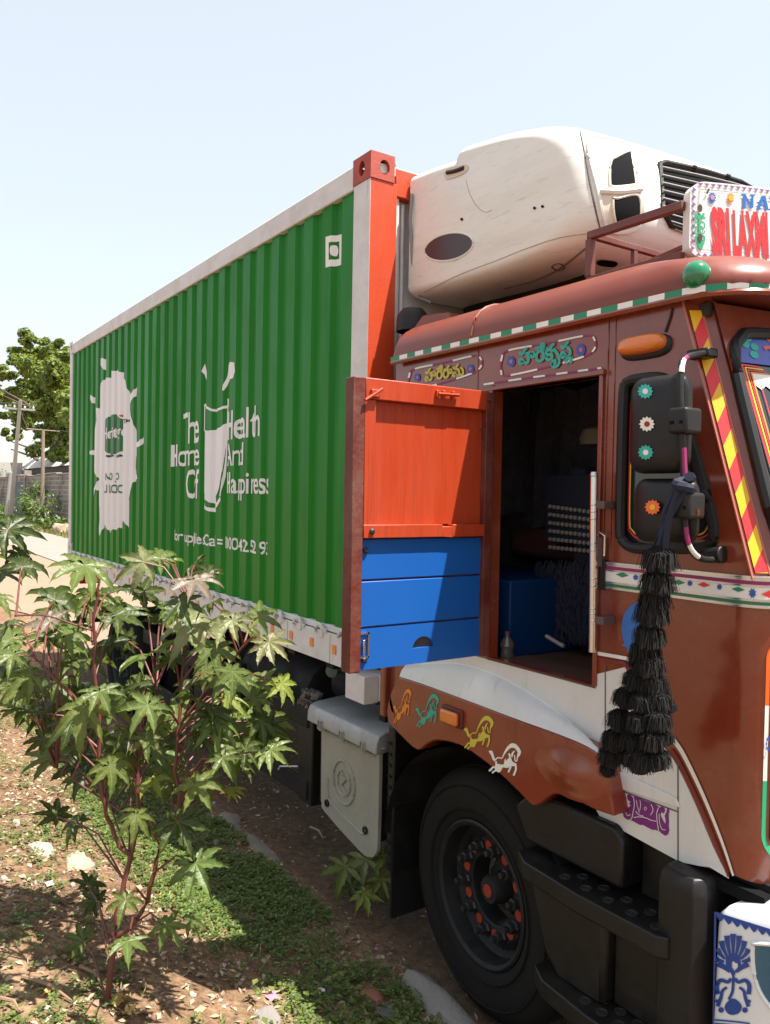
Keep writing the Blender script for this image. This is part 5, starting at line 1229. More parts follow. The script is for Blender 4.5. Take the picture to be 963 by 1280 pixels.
for k in range(26):
    a = q+Vector((rr.uniform(-.06,.06), rr.uniform(-.03,.03), .07)); rag.tube([a, a+Vector((rr.uniform(-.03,.03), -.02, -.06)), a+Vector((rr.uniform(-.10,-.0), -.02, -.16))], [.018,.016,.006], 5)
rg = rag.build('rag', mat('rag_grey', (.13,.115,.10), .95, var=.3, scale=30)); tag(rg, 'dirty grey rag stuffed beside the silver box lid under the bed', 'rag')
G().tube([P(348,962,y=-.03), P(350,958,y=-.03), P(372,958,y=-.02)], .004, 5).build('wire_hook', RAILW, tr)
G().box(-6.3, -6.2, .1, CW-.1, .55, .68).build('rear_bumper', CHASS, tr)
for yv in (.25, CW-.25): G().box(-6.31, -6.28, yv-.12, yv+.12, 1.0, 1.12).build('tail_lamp', C_RED, tr, bevel=.01)

# ------------------------------------------------------------------ cab interior
BLUED = mat('box_blue', (.004,.030,.11), .5, spec=.2)
G().box(.46, 1.02, .12, .62, 1.446, 1.76).build('storage_box', BLUED, tr, bevel=.006)
G().box(.60, 1.30, .62, 1.05, 1.446, 1.62).build('storage_box', BLUED, tr, bevel=.006)
G().box(.44, 1.05, .64, 1.08, 1.81, 1.95).build('bunk_cushion', mat('cushion_brown', (.10,.03,.025), .9, var=.4, scale=20), tr, bevel=.03)
CURT = mat('curtain', (.040,.040,.050), .95, var=.9, scale=22, bump=.4, bscale=40)
g = G(); nx_, nz_ = 40, 8
for j in range(nz_+1):
    for i in range(nx_+1):
        u, v = i/nx_, j/nz_; g.v.append((.46+.80*u, .70+.02*math.sin(u*34)+.012*math.sin(u*61+v*3), 2.62-.66*v-.02*math.sin(u*17)))
for j in range(nz_):
    for i in range(nx_): g.f.append((j*(nx_+1)+i, j*(nx_+1)+i+1, (j+1)*(nx_+1)+i+1, (j+1)*(nx_+1)+i)); g.m.append(0)
cu_ = g.build('curtain', CURT, recalc=False); tag(cu_, 'dark patterned curtain hanging behind the driver seat inside the cab', 'curtain')
g = G(); nz_ = 6
for j in range(nz_+1):
    for i in range(21):
        u, v = i/20, j/nz_; g.v.append((.50+.10*math.sin(u*9)*.12+.03*v, .10+.58*u, 2.60-.60*v-.03*math.sin(u*5)))
for j in range(nz_):
    for i in range(20): g.f.append((j*21+i, j*21+i+1, (j+1)*21+i+1, (j+1)*21+i)); g.m.append(0)
tag(g.build('curtain', CURT, recalc=False), 'dark patterned curtain hanging along the back wall above the blue storage box', 'curtain')
st_ = thing('driver_seat', (1.2, .6, 1.45), 'dark blue fringed driver seat with rows of white beads inside the open cab', 'seat')
G().box(1.06, 1.52, .40, .95, 1.67, 1.84).build('seat_cushion', SEATM, st_, bevel=.03)
sb = G().loft([[Vector((x+dx, y, z)) for x, y in ((1.02,.47),(1.12,.47),(1.12,.93),(1.02,.93))] for z, dx in ((1.80,0),(2.0,-.01),(2.18,-.04),(2.24,-.05))]).build('seat_back', SEATM, st_, bevel=.03)
g = G()
for r_ in range(6):
    a, b = P(688, 633+r_*10.2, y=.45), P(748, 641+r_*9.8, y=.45)
    for k in range(12):
        c = a.lerp(b, k/11); g.lathe([(0,-.010),(.008,-.006),(.010,0),(.008,.006),(0,.010)], c, (1,0,0), 6)
g.build('bead_rows', BEAD, st_)
G().box(P(684,630,y=.47).x, P(752,630,y=.47).x, .462, .468, 1.92, 2.20).build('bead_cloth', NAVY, st_)
fr_g = G(); rr = random.Random(8)
for k in range(1100):
    c = P(rr.uniform(672, 748), rr.uniform(700, 790), y=.39+rr.uniform(0,.02)); fr_g.tube([c, c+Vector((rr.uniform(-.01,.01), -.012, -.03)), c+Vector((rr.uniform(-.02,.02), -.008, -.06))], [.004,.004,.002], 4)
fr_g.build('fringe', NAVY, st_, smooth=0)
G().box(1.07, 1.5, .5, .9, 1.446, 1.67).build('seat_base', CHASS, st_)
# shelf with folded cloths behind the seat, bottle, wood bits
g = G()
for k in range(7): g.tube([P(690,556+k*3,y=.75), P(720,562+k*3,y=.74), P(750,560+k*3,y=.75)], .014, 6)
cl = g.build('folded_cloths', mat('cloth_green', (.05,.07,.055), .9, var=.6, scale=30)); tag(cl, 'folded dark striped cloths on the shelf inside the cab', 'cloth')
cap_ = G().lathe([(.07,0),(.075,.03),(.06,.07),(.03,.085),(0,.09)], P(745,556,y=.72), (0,0,1), 14).build('hat', mat('cap_beige', (.28,.25,.21), .9)); tag(cap_, 'beige cloth hat lying on the folded cloths inside the cab', 'hat')
bo_ = thing('plastic_bottle', P(634,812,y=.10), 'crumpled clear plastic bottle on the cab floor beside the blue storage box', 'bottle')
c = P(634, 818, y=.10); c.z = 1.447
G().lathe([(0,0),(.028,.002),(.031,.015),(.026,.035),(.032,.055),(.024,.075),(.010,.092),(.010,.10),(0,.101)], c, (0,0,1), 14).build('bottle_body', mat('clear_plastic', (.09,.075,.065), .12, coat=.6), bo_)
G().lathe([(.012,.098),(.012,.112),(0,.113)], c, (0,0,1), 10).build('bottle_cap', mat('cap_brown', (.10,.04,.03), .5), bo_)
G().box(1.05, 1.576, .02, .2, 1.446, 1.458).build('sill_plank', WOODM, tr, bevel=.003)
st2_ = G().tube([P(683,795,y=.22), P(705,808,y=.22)], .008, 6).build('stick', BEAD); tag(st2_, 'short pale stick lying inside the cab doorway', 'stick')
G().tube([(1.72, .55+.19*math.cos(a), 2.0+.19*math.sin(a)) for a in [2*pi*i/24 for i in range(25)]], .015, 8).build('steering_wheel', BLACKPL, tr)
G().tube([(1.72,.55,2.0),(2.0,.55,1.6)], .03, 8).build('steering_column', BLACKPL, tr)
G().box(1.85, 2.1, .05, CW-.05, 1.45, 1.88).build('dashboard', INTER, tr, bevel=.03)

# ------------------------------------------------------------------ name board on the roof
sg = thing('name_board', (1.85, 1.18, 2.88), 'white painted name board with red capitals on the cab roof rack', 'sign')
SX = 1.862
zt0, zt1 = 2.908, 3.160; ya, yb = .195, CW-.195
def bow(y): return 2.005-.25*(1.18-y)**2      # the board is bowed like the roof front
def outline_sign(ins):
    r = .045; o = []
    for cyv, cz, a0 in ((yb-r-ins, zt1-r-ins, 0), (ya+r+ins, zt1-r-ins, pi/2), (ya+r+ins, zt0+r+ins, pi), (yb-r-ins, zt0+r+ins, 3*pi/2)):
        for i in range(7): t = a0+pi/2*i/6; o.append((cyv+r*math.cos(t), cz+r*math.sin(t)))
        if a0 == 0: o += [(yb-r-(yb-ya-2*r)*k/20, zt1-ins) for k in range(1, 20)]
        if a0 == pi: o += [(ya+r+(yb-ya-2*r)*k/20, zt0+ins) for k in range(1, 20)]
    return o
def bnormal(y): dx = .50*(1.18-y); return Vector((1, -dx, 0)).normalized()
def bp3(y, z, off=0): return Vector((bow(y), y, z))+bnormal(y)*off
SGW = mat('sign_white', (.70,.70,.68), .3, coat=.2, var=.04, dust=.12)
g = G()
# front and back faces as strips, edge as a closed band
ysn = [ya+.0+(yb-ya)*k/40 for k in range(41)]
def zlim(y):
    r = .045; d_ = min(y-ya, yb-y); k = 0 if d_ >= r else r-math.sqrt(max(0, r*r-(r-d_)**2)); return zt0+k, zt1-k
ysn = sorted(set(ysn+[ya+.045*(1-math.cos(pi/2*k/6)) for k in range(7)]+[yb-.045*(1-math.cos(pi/2*k/6)) for k in range(7)]))
for off, fl in ((0, 0), (-.045, 1)):
    lo = [bp3(y, zlim(y)[0], off) for y in ysn]; hi = [bp3(y, zlim(y)[1], off) for y in ysn]
    g.loft([lo, hi], closed=False)
for k_ in (0, 1): g.loft([[bp3(y, zlim(y)[k_], 0) for y in ysn], [bp3(y, zlim(y)[k_], -.045) for y in ysn]], closed=False)
for y in (ysn[0], ysn[-1]): g.add([bp3(y, zlim(y)[0], 0), bp3(y, zlim(y)[1], 0), bp3(y, zlim(y)[1], -.045), bp3(y, zlim(y)[0], -.045)], [(0,1,2,3)])
g.build('board', SGW, sg, smooth=40)
def sp(px, py, off=.003):
    x = 1.80
    for _ in range(12): v = P(px, py, x=x); x = .5*x+.5*bow(max(-.1, min(1.2, v.y)))
    v = P(px, py, x=x); return v+bnormal(v.y)*off
def zs4(a, b, off=.003): return sp(840+a/7.83, 190+b/7.83, off)
pur = mat('sign_purple', (.22,.09,.25), .45)
n = 92
d = D(lambda a, b: bp3(a, b, .002))
for i in range(n):
    yv = ya+.03+(yb-ya-.06)*i/(n-1); s = .0095
    d.poly([(yv-s, zt1-.006),(yv+s, zt1-.006),(yv, zt1-.017)]); d.poly([(yv-s, zt0+.006),(yv+s, zt0+.006),(yv, zt0+.017)])
for i in range(9):
    zv = zt0+.03+(zt1-zt0-.06)*i/8; s = .0095
    for yy, k in ((ya+.006, 1), (yb-.006, -1)): d.poly([(yy, zv-s),(yy, zv+s),(yy+k*.012, zv)])
d.build('toothed_border', pur, sg, recalc=False, smooth=0)
d = D(lambda a, b: bp3(a, b, .002)); yl_ = [ya+.027+(yb-ya-.054)*k/30 for k in range(31)]
d.ribbon([(y, zt0+.027) for y in yl_], .002, sm=False); d.ribbon([(y, zt1-.027) for y in yl_], .002, sm=False); d.ribbon([(ya+.027, zt0+.027),(ya+.027, zt1-.027)], .002, sm=False); d.ribbon([(yb-.027, zt0+.027),(yb-.027, zt1-.027)], .002, sm=False)
d.build('border_line', mat('line_grey', (.25,.25,.26), .5), sg, recalc=False)
def stext(body, pa, pb, h_top, m, bold, nm='lettering'):
    """text between pixel pa (left base) and pb (right base); h_top pixel of left cap top"""
    vs_, fs_ = text2d(body, bold); 
    g = G(); g.add([sp(pa[0]+(pb[0]-pa[0])*u+(h_top[0]-pa[0])*v/.7, pa[1]+(pb[1]-pa[1])*u+(h_top[1]-pa[1])*v/.7) for u, v in vs_], fs_); return g.build(nm, m, sg, recalc=False, smooth=0)
stext('SRI', (890.5,315), (913.5,317), (888,261.5), C_RED, .06); stext('LAXMI', (917.5,317), (961,320), (915.5,265), C_RED, .05)
sb_ = mat('letter_blue', (.015,.12,.44), .45); d = D(zs4)
d.ribbon([(705,415),(705,548)], 26, sm=False); d.ribbon([(700,420),(780,545)], 30, sm=False); d.ribbon([(785,420),(785,548)], 22, sm=False)
for a, b in ((700,418),(785,425),(700,548),): d.ribbon([(a-24,b),(a+24,b+2)], 14, sm=False)
d.build('lettering', sb_, sg, recalc=False, smooth=0); d = D(zs4)
d.ribbon([(845,555),(885,440),(900,435),(930,560)], 28, sm=False); d.ribbon([(855,520),(920,525)], 18, sm=False); d.ribbon([(820,558),(870,560)], 14, sm=False); d.ribbon([(905,562),(960,566)], 14, sm=False); d.ribbon([(828,490),(840,500),(858,490)], 14)
d.build('lettering', sb_, sg, recalc=False, smooth=0); d = D(zs4)
d.ribbon([(950,450),(1010,456)], 22, sm=False); d.ribbon([(985,450),(988,570)], 28, sm=False)
d.build('lettering', sb_, sg, recalc=False, smooth=0)
d = D(zs4); 
def flower(d, c, r, m1, m2, m3):
    for k in range(10): a = k*pi/5; d.ribbon([(c[0]+math.cos(a)*r*.3, c[1]+math.sin(a)*r*.4), (c[0]+math.cos(a)*r, c[1]+math.sin(a)*r*1.4)], [r*.3, r*.5], m1)
d1 = D(zs4); flower(d1, (392,450), 38, 0, 0, 0); d1.build('blue_flower', sb_, sg, recalc=False)
d1 = D(lambda a, b: zs4(a, b, .004)); d1.disc((392,447), 17, 0, 12, ry=24); d1.build('flower_centre', mat('flower_pink', (.68,.22,.20), .5), sg, recalc=False)
d1 = D(zs4); flower(d1, (571,455), 36, 0, 0, 0); d1.build('orange_flower', mat('flower_orange', (.72,.22,.03), .5), sg, recalc=False)
d1 = D(lambda a, b: zs4(a, b, .004)); d1.disc((571,452), 20, 0, 12, ry=28); d1.build('flower_centre', C_YEL, sg, recalc=False)
d1 = D(zs4)
for s in (-1, 1):
    for st_, w_ in (([(268,610),(268+s*20,640),(268+s*45,600)], 22), ([(268,650),(268+s*40,640),(268+s*48,660)], 20), ([(268+s*8,700),(268+s*40,690),(268+s*50,730),(268+s*30,760),(268+s*16,740),(268+s*28,725)], 13), ([(268+s*8,800),(268+s*40,800),(268+s*52,770)], 12), ([(272,830),(272+s*40,830),(272+s*38,880)], 22), ([(280,880),(280+s*35,900)], 24)): d1.ribbon(st_, w_)
d1.ribbon([(268,600),(270,720),(278,900),(285,950)], [14,30]); d1.disc((280,915), 28, 0, 8, ry=30); d1.build('green_motif', mat('motif_green', (.02,.36,.17), .5), sg, recalc=False)
d1 = D(lambda a, b: zs4(a, b, .005)); d1.disc((270,553), 24, 0, 12, ry=40); d1.disc((272,840), 22, 0, 12, ry=40); d1.ribbon([(335,412),(360,362)], 18, sm=False); d1.build('brown_spot', mat('brown_spot', (.07,.035,.03), .5), sg, recalc=False)

# ------------------------------------------------------------------ yarn tassel hanging from the lower mirror arm
ts = thing('yarn_tassel', P(820, 700, y=-.24), 'long black yarn pompom tassel hanging from the mirror arm', 'tassel')
rr = random.Random(21); YTS = -.255
g = G(); top = P(855, 605, y=-.235)
for k in range(7):
    a = top+Vector((rr.uniform(-.012,.012), rr.uniform(-.012,.012), rr.uniform(-.01,.02))); b = P(824+rr.uniform(-7,7), 690, y=YTS)
    g.tube([a, a.lerp(b, .4)+Vector((-.012+rr.uniform(-.008,.008), -.008, -.01)), b], [.012,.010,.009], 6)
g.tube([top+Vector((.018*math.cos(i*.8), .02*math.sin(i*.8), .02-.004*i)) for i in range(12)], .014, 7)
g.build('hanging_cloth', NAVY, ts)
g = G(); g.tube([P(824,690,y=YTS), P(818,760,y=YTS), P(805,860,y=YTS), P(800,950,y=YTS)], .012, 8); g.build('core_cord', NAVY, ts)
def pom(px, py, rpx, yv, hang=1.0, seed=0):
    c = P(px, py, y=yv); r = rpx*(c-CAM).dot(AF)/1000; g = G(); q = random.Random(seed)
    core = [(0,.55*r),(.45*r,.42*r),(.72*r,.1*r),(.70*r,-.3*r),(.4*r,-.7*r),(0,-.75*r)]
    g.lathe(core, c, (0,0,1), 10)
    for _ in range(520):
        a = q.uniform(0, 2*pi); e = q.uniform(.1, 1.0)**.7; ro = r*q.uniform(.80, 1.10)
        p0 = c+Vector((math.cos(a)*.12*r, math.sin(a)*.12*r, r*.5+q.uniform(-.1,.1)*r))
        p1 = c+Vector((math.cos(a)*ro*e*.85, math.sin(a)*ro*e*.85, r*(.66-.40*e*e)+q.uniform(-.05,.05)*r))
        j_ = q.gauss(0, .12); p2 = c+Vector((math.cos(a+j_)*ro*e*q.uniform(.9,1.1), math.sin(a+j_)*ro*e*q.uniform(.9,1.1), -r*(.15+.40*hang)*q.uniform(.5,1.05)))
        t = Vector((-math.sin(a), math.cos(a), 0))*r*.026
        g.add([p0-t, p0+t, p1+t, p1-t, p2+t*.8, p2-t*.8], [(0,1,2,3),(3,2,4,5)])
    return g.build('pompom', YARN, ts, smooth=0, recalc=False)
poms = [(824,700,23,0),(822,728,22,0),(819,750,21,.01),(815,768,22,0),(812,795,21,0),(808,815,20,.01),
        (812,832,20,.0),(800,826,15,.03),(796,850,18,.0),(818,855,19,.01),(783,872,17,0),(803,878,17,-.02),(824,876,18,.01),(776,900,18,0),(798,902,17,-.03),(822,900,18,-.01),(838,884,9,.02),
        (770,925,18,.0),(792,926,17,-.02),(815,925,18,-.02),(832,922,12,.02),(764,945,17,.01),(786,945,15,.02),(800,950,20,-.03),(822,948,17,.0),(760,962,11,.01),(812,868,16,.03),(790,912,16,.04)]
for i, (a, b, r, o) in enumerate(poms): pom(a, b, r*1.16, YTS+o, 1.0, i)
for a, b in ((803,958),(818,957)): G().lathe([(0,.022),(.016,.014),(.02,0),(.014,-.014),(0,-.02)], P(a, b, y=YTS-.015), (0,0,1), 10).build('bead', NAVY, ts)

# ------------------------------------------------------------------ castor plants
def castor_mat():
    m = bpy.data.materials.new('castor_leaf'); m.use_nodes = True; MATS['castor_leaf'] = m; t = m.node_tree; n = t.nodes; L = t.links; b = n['Principled BSDF']
    oi = n.new('ShaderNodeObjectInfo'); at = n.new('ShaderNodeAttribute'); at.attribute_name = 'vein'
    cr = n.new('ShaderNodeValToRGB'); cr.color_ramp.elements[0].position = .90; cr.color_ramp.elements[0].color = (0,0,0,1); cr.color_ramp.elements[1].position = .995; cr.color_ramp.elements[1].color = (.45,.45,.45,1); L.new(at.outputs['Fac'], cr.inputs[0])
    tc = n.new('ShaderNodeTexCoord'); no = n.new('ShaderNodeTexNoise'); no.inputs['Scale'].default_value = 5; no.inputs['Detail'].default_value = 6; L.new(tc.outputs['Object'], no.inputs['Vector'])
    hs_ = n.new('ShaderNodeHueSaturation'); L.new(oi.outputs['Color'], hs_.inputs['Color'])
    mr_ = n.new('ShaderNodeMapRange'); mr_.inputs[3].default_value = .65; mr_.inputs[4].default_value = 1.35; L.new(no.outputs[0], mr_.inputs[0]); L.new(mr_.outputs[0], hs_.inputs['Value'])
    mx = n.new('ShaderNodeMix'); mx.data_type = 'RGBA'; L.new(cr.outputs[0], mx.inputs[0]); L.new(hs_.outputs[0], mx.inputs[6]); mx.inputs[7].default_value = (.30,.27,.11,1)
    L.new(mx.outputs[2], b.inputs['Base Color']); b.inputs['Roughness'].default_value = .42; b.inputs['Specular IOR Level'].default_value = .45
    bp = n.new('ShaderNodeBump'); bp.inputs['Strength'].default_value = .4; bp.inputs['Distance'].default_value = .02
    ma_ = n.new('ShaderNodeMath'); ma_.operation = 'ADD'; L.new(no.outputs[0], ma_.inputs[0]); L.new(at.outputs['Fac'], ma_.inputs[1]); L.new(ma_.outputs[0], bp.inputs['Height']); L.new(bp.outputs[0], b.inputs['Normal'])
    tr_ = n.new('ShaderNodeBsdfTranslucent'); hs2 = n.new('ShaderNodeHueSaturation'); hs2.inputs['Saturation'].default_value = 1.15; hs2.inputs['Value'].default_value = 1.3; L.new(mx.outputs[2], hs2.inputs['Color']); L.new(hs2.outputs[0], tr_.inputs[0])
    ms = n.new('ShaderNodeMixShader'); ms.inputs[0].default_value = .42; L.new(b.outputs[0], ms.inputs[1]); L.new(tr_.outputs[0], ms.inputs[2]); L.new(ms.outputs[0], n['Material Output'].inputs[0]); return m
CL = castor_mat()
PET = mat('castor_stem', (.115,.030,.022), .5, var=.45, scale=18)
def leaf_mesh(seed):
    q = random.Random(seed); v = [(0,0,0)]; vein = [1.0]; f = []
    nl = q.choice((7, 8, 9)); span = math.radians(150); angs = [(-span+2*span*i/(nl-1))+q.uniform(-.06,.06) for i in range(nl)]
    drp = q.uniform(.30, .75); fold = q.uniform(.05, .13)
    def put(x, y, z, vv): v.append((x, y, z)); vein.append(vv); return len(v)-1
    def shape(x, y, up): r = math.hypot(x, y); return up*fold*min(1, r*2.2) - drp*r**2.1 - .05*math.sin(x*5+seed)*r
    sin_ = []
    for i in range(nl+1):
        if i == 0: a = angs[0]-.28; rs = .12
        elif i == nl: a = angs[-1]+.28; rs = .12
        else: a = (angs[i-1]+angs[i])/2; rs = .31-.06*abs(a)
        x, y = math.sin(a)*rs, math.cos(a)*rs; sin_.append(put(x, y, shape(x, y, .8), 0))
    S = 7
    for i, a in enumerate(angs):
        Ln = (1-.20*abs(a)/span-.33*(abs(a)/span)**3)*q.uniform(.92, 1.06); wd = (.165-.035*abs(a)/span)*q.uniform(.9,1.1)
        cb = q.uniform(-.16,.16); ld = q.uniform(-.14,.14); tw = q.uniform(-.35,.35)
        mid = [0]; le = [sin_[i]]; ri = [sin_[i+1]]
        for s in range(1, S):
            t = .22+.78*s/S; aa = a+cb*t*t; x, y = math.sin(aa)*Ln*t, math.cos(aa)*Ln*t; mid.append(put(x, y, shape(x, y, 0)+ld*t*t, 1.0))
            ww = wd*math.sin(pi*min(1, (t-.05)/.95)**.72)**1.05*(1.0 if s % 2 else .80)+.004
            tt = t+.035*(1 if s % 2 else -.3)
            for sg_, lst in ((-1, le), (1, ri)):
                xx_ = math.sin(aa)*Ln*tt+math.cos(aa)*ww*sg_; yy_ = math.cos(aa)*Ln*tt-math.sin(aa)*ww*sg_; lst.append(put(xx_, yy_, shape(xx_, yy_, 1)+ld*t*t+tw*ww*sg_*t, 0))
        x, y = math.sin(a+cb)*Ln, math.cos(a+cb)*Ln; tip = put(x, y, shape(x, y, 0)-.03+ld, .6)
        for lst, fl in ((le, 0), (ri, 1)):
            ch = mid; 
            for k in range(S-1): fc = (ch[k], ch[k+1], lst[k+1], lst[k]); f.append(fc if fl else fc[::-1])
            fc = (ch[-1], tip, lst[-1]); f.append(fc if fl else fc[::-1])
    me = bpy.data.meshes.new('castor_leaf'); me.from_pydata(v, [], f); me.materials.append(CL)
    at = me.attributes.new('vein', 'FLOAT', 'POINT'); at.data.foreach_set('value', vein); me.shade_smooth(); return me
LM = [leaf_mesh(s) for s in range(14)]
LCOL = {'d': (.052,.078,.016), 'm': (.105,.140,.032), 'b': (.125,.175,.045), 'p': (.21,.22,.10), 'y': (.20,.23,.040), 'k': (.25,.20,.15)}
def place_leaf(plant, c, r, col_, q, outward, face=.6):
    o = bpy.data.objects.new('leaf', q.choice(LM)); col.objects.link(o); o.parent = plant; o.matrix_parent_inverse = Matrix.Translation(-Vector(plant.location))
    tocam = (CAM-c).normalized()
    nrm = (Vector((0,0,1))*q.uniform(.45,.9)+tocam*face*q.uniform(.5,1.3)+Vector((.36,.22,1))*.15+Vector((q.gauss(0,.28), q.gauss(0,.28), 0))).normalized()
    dn = outward+Vector((q.gauss(0,.25), q.gauss(0,.25), -.55)); dn = (dn-nrm*dn.dot(nrm)).normalized(); xa = dn.cross(nrm)
    M_ = Matrix((xa, dn, nrm)).transposed().to_4x4(); s = r
    o.matrix_basis = Matrix.Translation(c) @ M_ @ Matrix.Diagonal((s*q.uniform(.9,1.08), s, s*q.uniform(.7,1.3), 1))
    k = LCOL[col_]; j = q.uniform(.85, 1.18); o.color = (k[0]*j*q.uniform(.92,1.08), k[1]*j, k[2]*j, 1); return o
def nearest(stems, c):
    best = None
    for st in stems:
        for i, p in enumerate(st):
            d_ = (Vector(p)-c).length+ (.25 if p[2] > c.z+.05 else 0)
            if best is None or d_ < best[0]: best = (d_, Vector(p))
    return best[1]
def castor(loc, label, stems_px, leaves, depth, seed, extra=0, spread=.3, rads=None, box=None):
    q = random.Random(seed); t = thing('castor_plant', loc, label, 'plant', 'castor plants on the verge'); stems = []
    g = G()
    for j, (sp_, r0, r1) in enumerate(stems_px):
        pts = [Vector(p) for p in spline([P(a, b, d=dd) for a, b, dd in sp_], 5)]; stems.append(pts)
        n = len(pts); g.tube([p+Vector((q.gauss(0,.003), q.gauss(0,.003), 0)) for p in pts], [(r0+(r1-r0)*i/(n-1))*.62 for i in range(n)], 8)
    allv = []
    for (px, py, rp, ck) in leaves:
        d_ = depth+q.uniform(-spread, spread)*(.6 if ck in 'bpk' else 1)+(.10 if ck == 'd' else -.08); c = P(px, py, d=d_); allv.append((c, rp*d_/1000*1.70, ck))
    for _ in range(extra):
        px, py = q.uniform(box[0], box[2]), q.uniform(box[1], box[3])
        if ((px-(box[0]+box[2])/2)/((box[2]-box[0])/2))**2+((py-(box[1]+box[3])/2)/((box[3]-box[1])/2))**2 > 1: continue
        d_ = depth+q.uniform(-.1, .5); allv.append((P(px, py, d=d_), q.uniform(28, 46)*d_/1000, q.choice('ddmmb')))
    for c, r, ck in allv:
        s0 = nearest(stems, c-Vector((0,0,.12))); out = (c-s0); out.z = 0; out = out.normalized() if out.length > .01 else Vector((1,0,0))
        if c.z < gz(c.x, c.y)+.03: c.z = gz(c.x, c.y)+.05
        place_leaf(t, c, r, ck, q, out*.8)
        m_ = s0.lerp(c, .55)+Vector((0,0,.03+.05*(c-s0).length)); g.tube([s0, m_, c-Vector((0,0,.004))], [.0042,.0032,.0026], 6)
    g.build('stem', PET, t, smooth=60); return t
f1 = lambda a, b: (a/2.4075, 640+b/2.4075)
f2 = lambda a, b: (a/2.4075, 940+b/2.4075)
LV = []
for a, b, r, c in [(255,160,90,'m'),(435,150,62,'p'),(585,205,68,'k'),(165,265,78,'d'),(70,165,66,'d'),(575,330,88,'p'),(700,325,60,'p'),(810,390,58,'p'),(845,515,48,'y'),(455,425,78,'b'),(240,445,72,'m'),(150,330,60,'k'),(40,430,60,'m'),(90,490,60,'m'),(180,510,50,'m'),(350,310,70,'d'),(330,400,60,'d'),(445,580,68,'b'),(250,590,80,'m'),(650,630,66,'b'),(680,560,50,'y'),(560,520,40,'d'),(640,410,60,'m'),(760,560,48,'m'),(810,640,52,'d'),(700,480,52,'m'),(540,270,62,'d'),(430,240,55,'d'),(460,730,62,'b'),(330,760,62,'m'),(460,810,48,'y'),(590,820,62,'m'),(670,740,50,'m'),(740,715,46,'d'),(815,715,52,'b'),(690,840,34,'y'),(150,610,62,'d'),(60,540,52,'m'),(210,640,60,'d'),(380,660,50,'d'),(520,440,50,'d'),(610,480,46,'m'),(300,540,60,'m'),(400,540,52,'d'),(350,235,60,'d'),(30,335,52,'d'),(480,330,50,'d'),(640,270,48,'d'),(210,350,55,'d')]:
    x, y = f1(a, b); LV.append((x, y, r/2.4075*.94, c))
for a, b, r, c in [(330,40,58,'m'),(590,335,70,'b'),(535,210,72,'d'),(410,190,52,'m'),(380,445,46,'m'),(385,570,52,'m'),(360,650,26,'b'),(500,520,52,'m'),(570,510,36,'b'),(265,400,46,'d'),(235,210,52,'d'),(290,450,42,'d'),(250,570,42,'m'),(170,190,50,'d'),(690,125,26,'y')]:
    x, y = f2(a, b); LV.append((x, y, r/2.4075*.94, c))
DP = 2.86
pb_ = P(133, 1247, d=2.80); pb_.z = gz(pb_.x, pb_.y)
ST = [([(133,1250,2.78),(141,1197,2.79),(145,1156,2.80),(164,1069,2.84),(172,1027,2.86),(172,960,2.88),(180,905,2.9),(195,860,2.92)], .019, .008),
      ([(164,1069,2.84),(143,1044,2.83),(125,977,2.80),(125,906,2.80),(116,806,2.80),(122,735,2.8),(120,712,2.8)], .014, .006),
      ([(148,1170,2.80),(178,1139,2.80),(201,1060,2.82),(224,1010,2.84),(220,960,2.86),(224,906,2.88),(230,818,2.9),(233,770,2.92),(236,720,2.92)], .015, .006),
      ([(224,906,2.88),(270,850,2.86),(310,800,2.84)], .009, .005), ([(125,906,2.8),(80,860,2.75),(40,820,2.72)], .009, .005),
      ([(172,1027,2.86),(130,1000,3.0),(70,960,3.05)], .008, .004), ([(120,790,2.8),(60,770,2.8),(20,770,2.8)], .006, .004)]
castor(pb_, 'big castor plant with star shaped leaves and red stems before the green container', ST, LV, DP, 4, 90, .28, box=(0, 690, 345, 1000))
b2_ = P(450, 1138, z=.0); b2_.z = gz(b2_.x, b2_.y)
dd = (b2_-CAM).dot(AF)
castor(b2_, 'small castor seedling growing between the kerb and the front wheel', [([(448,1140,dd),(452,1110,dd-.02),(462,1085,dd-.03)], .006, .003)], [(432,1083,24,'m'),(457,1074,19,'p'),(482,1069,19,'m'),(476,1099,17,'m'),(440,1108,21,'d'),(455,1117,17,'y'),(478,1113,11,'m')], dd-.02, 9, 0, .06)
b3_ = P(-60, 900, z=.3)
castor(b3_, 'castor plant partly in view whose leaves hang over the sandy shoulder', [([(-60,900,3.6),(-50,780,3.6),(-30,700,3.6),(-10,660,3.6)], .015, .006)], [(10,662,28,'d'),(2,716,22,'d'),(-4,745,20,'m'),(-30,690,30,'m'),(22,690,18,'d')], 3.55, 14, 0, .1)
b4_ = Vector((-.5,-2.1, 0)); b4_.z = gz(b4_.x, b4_.y)

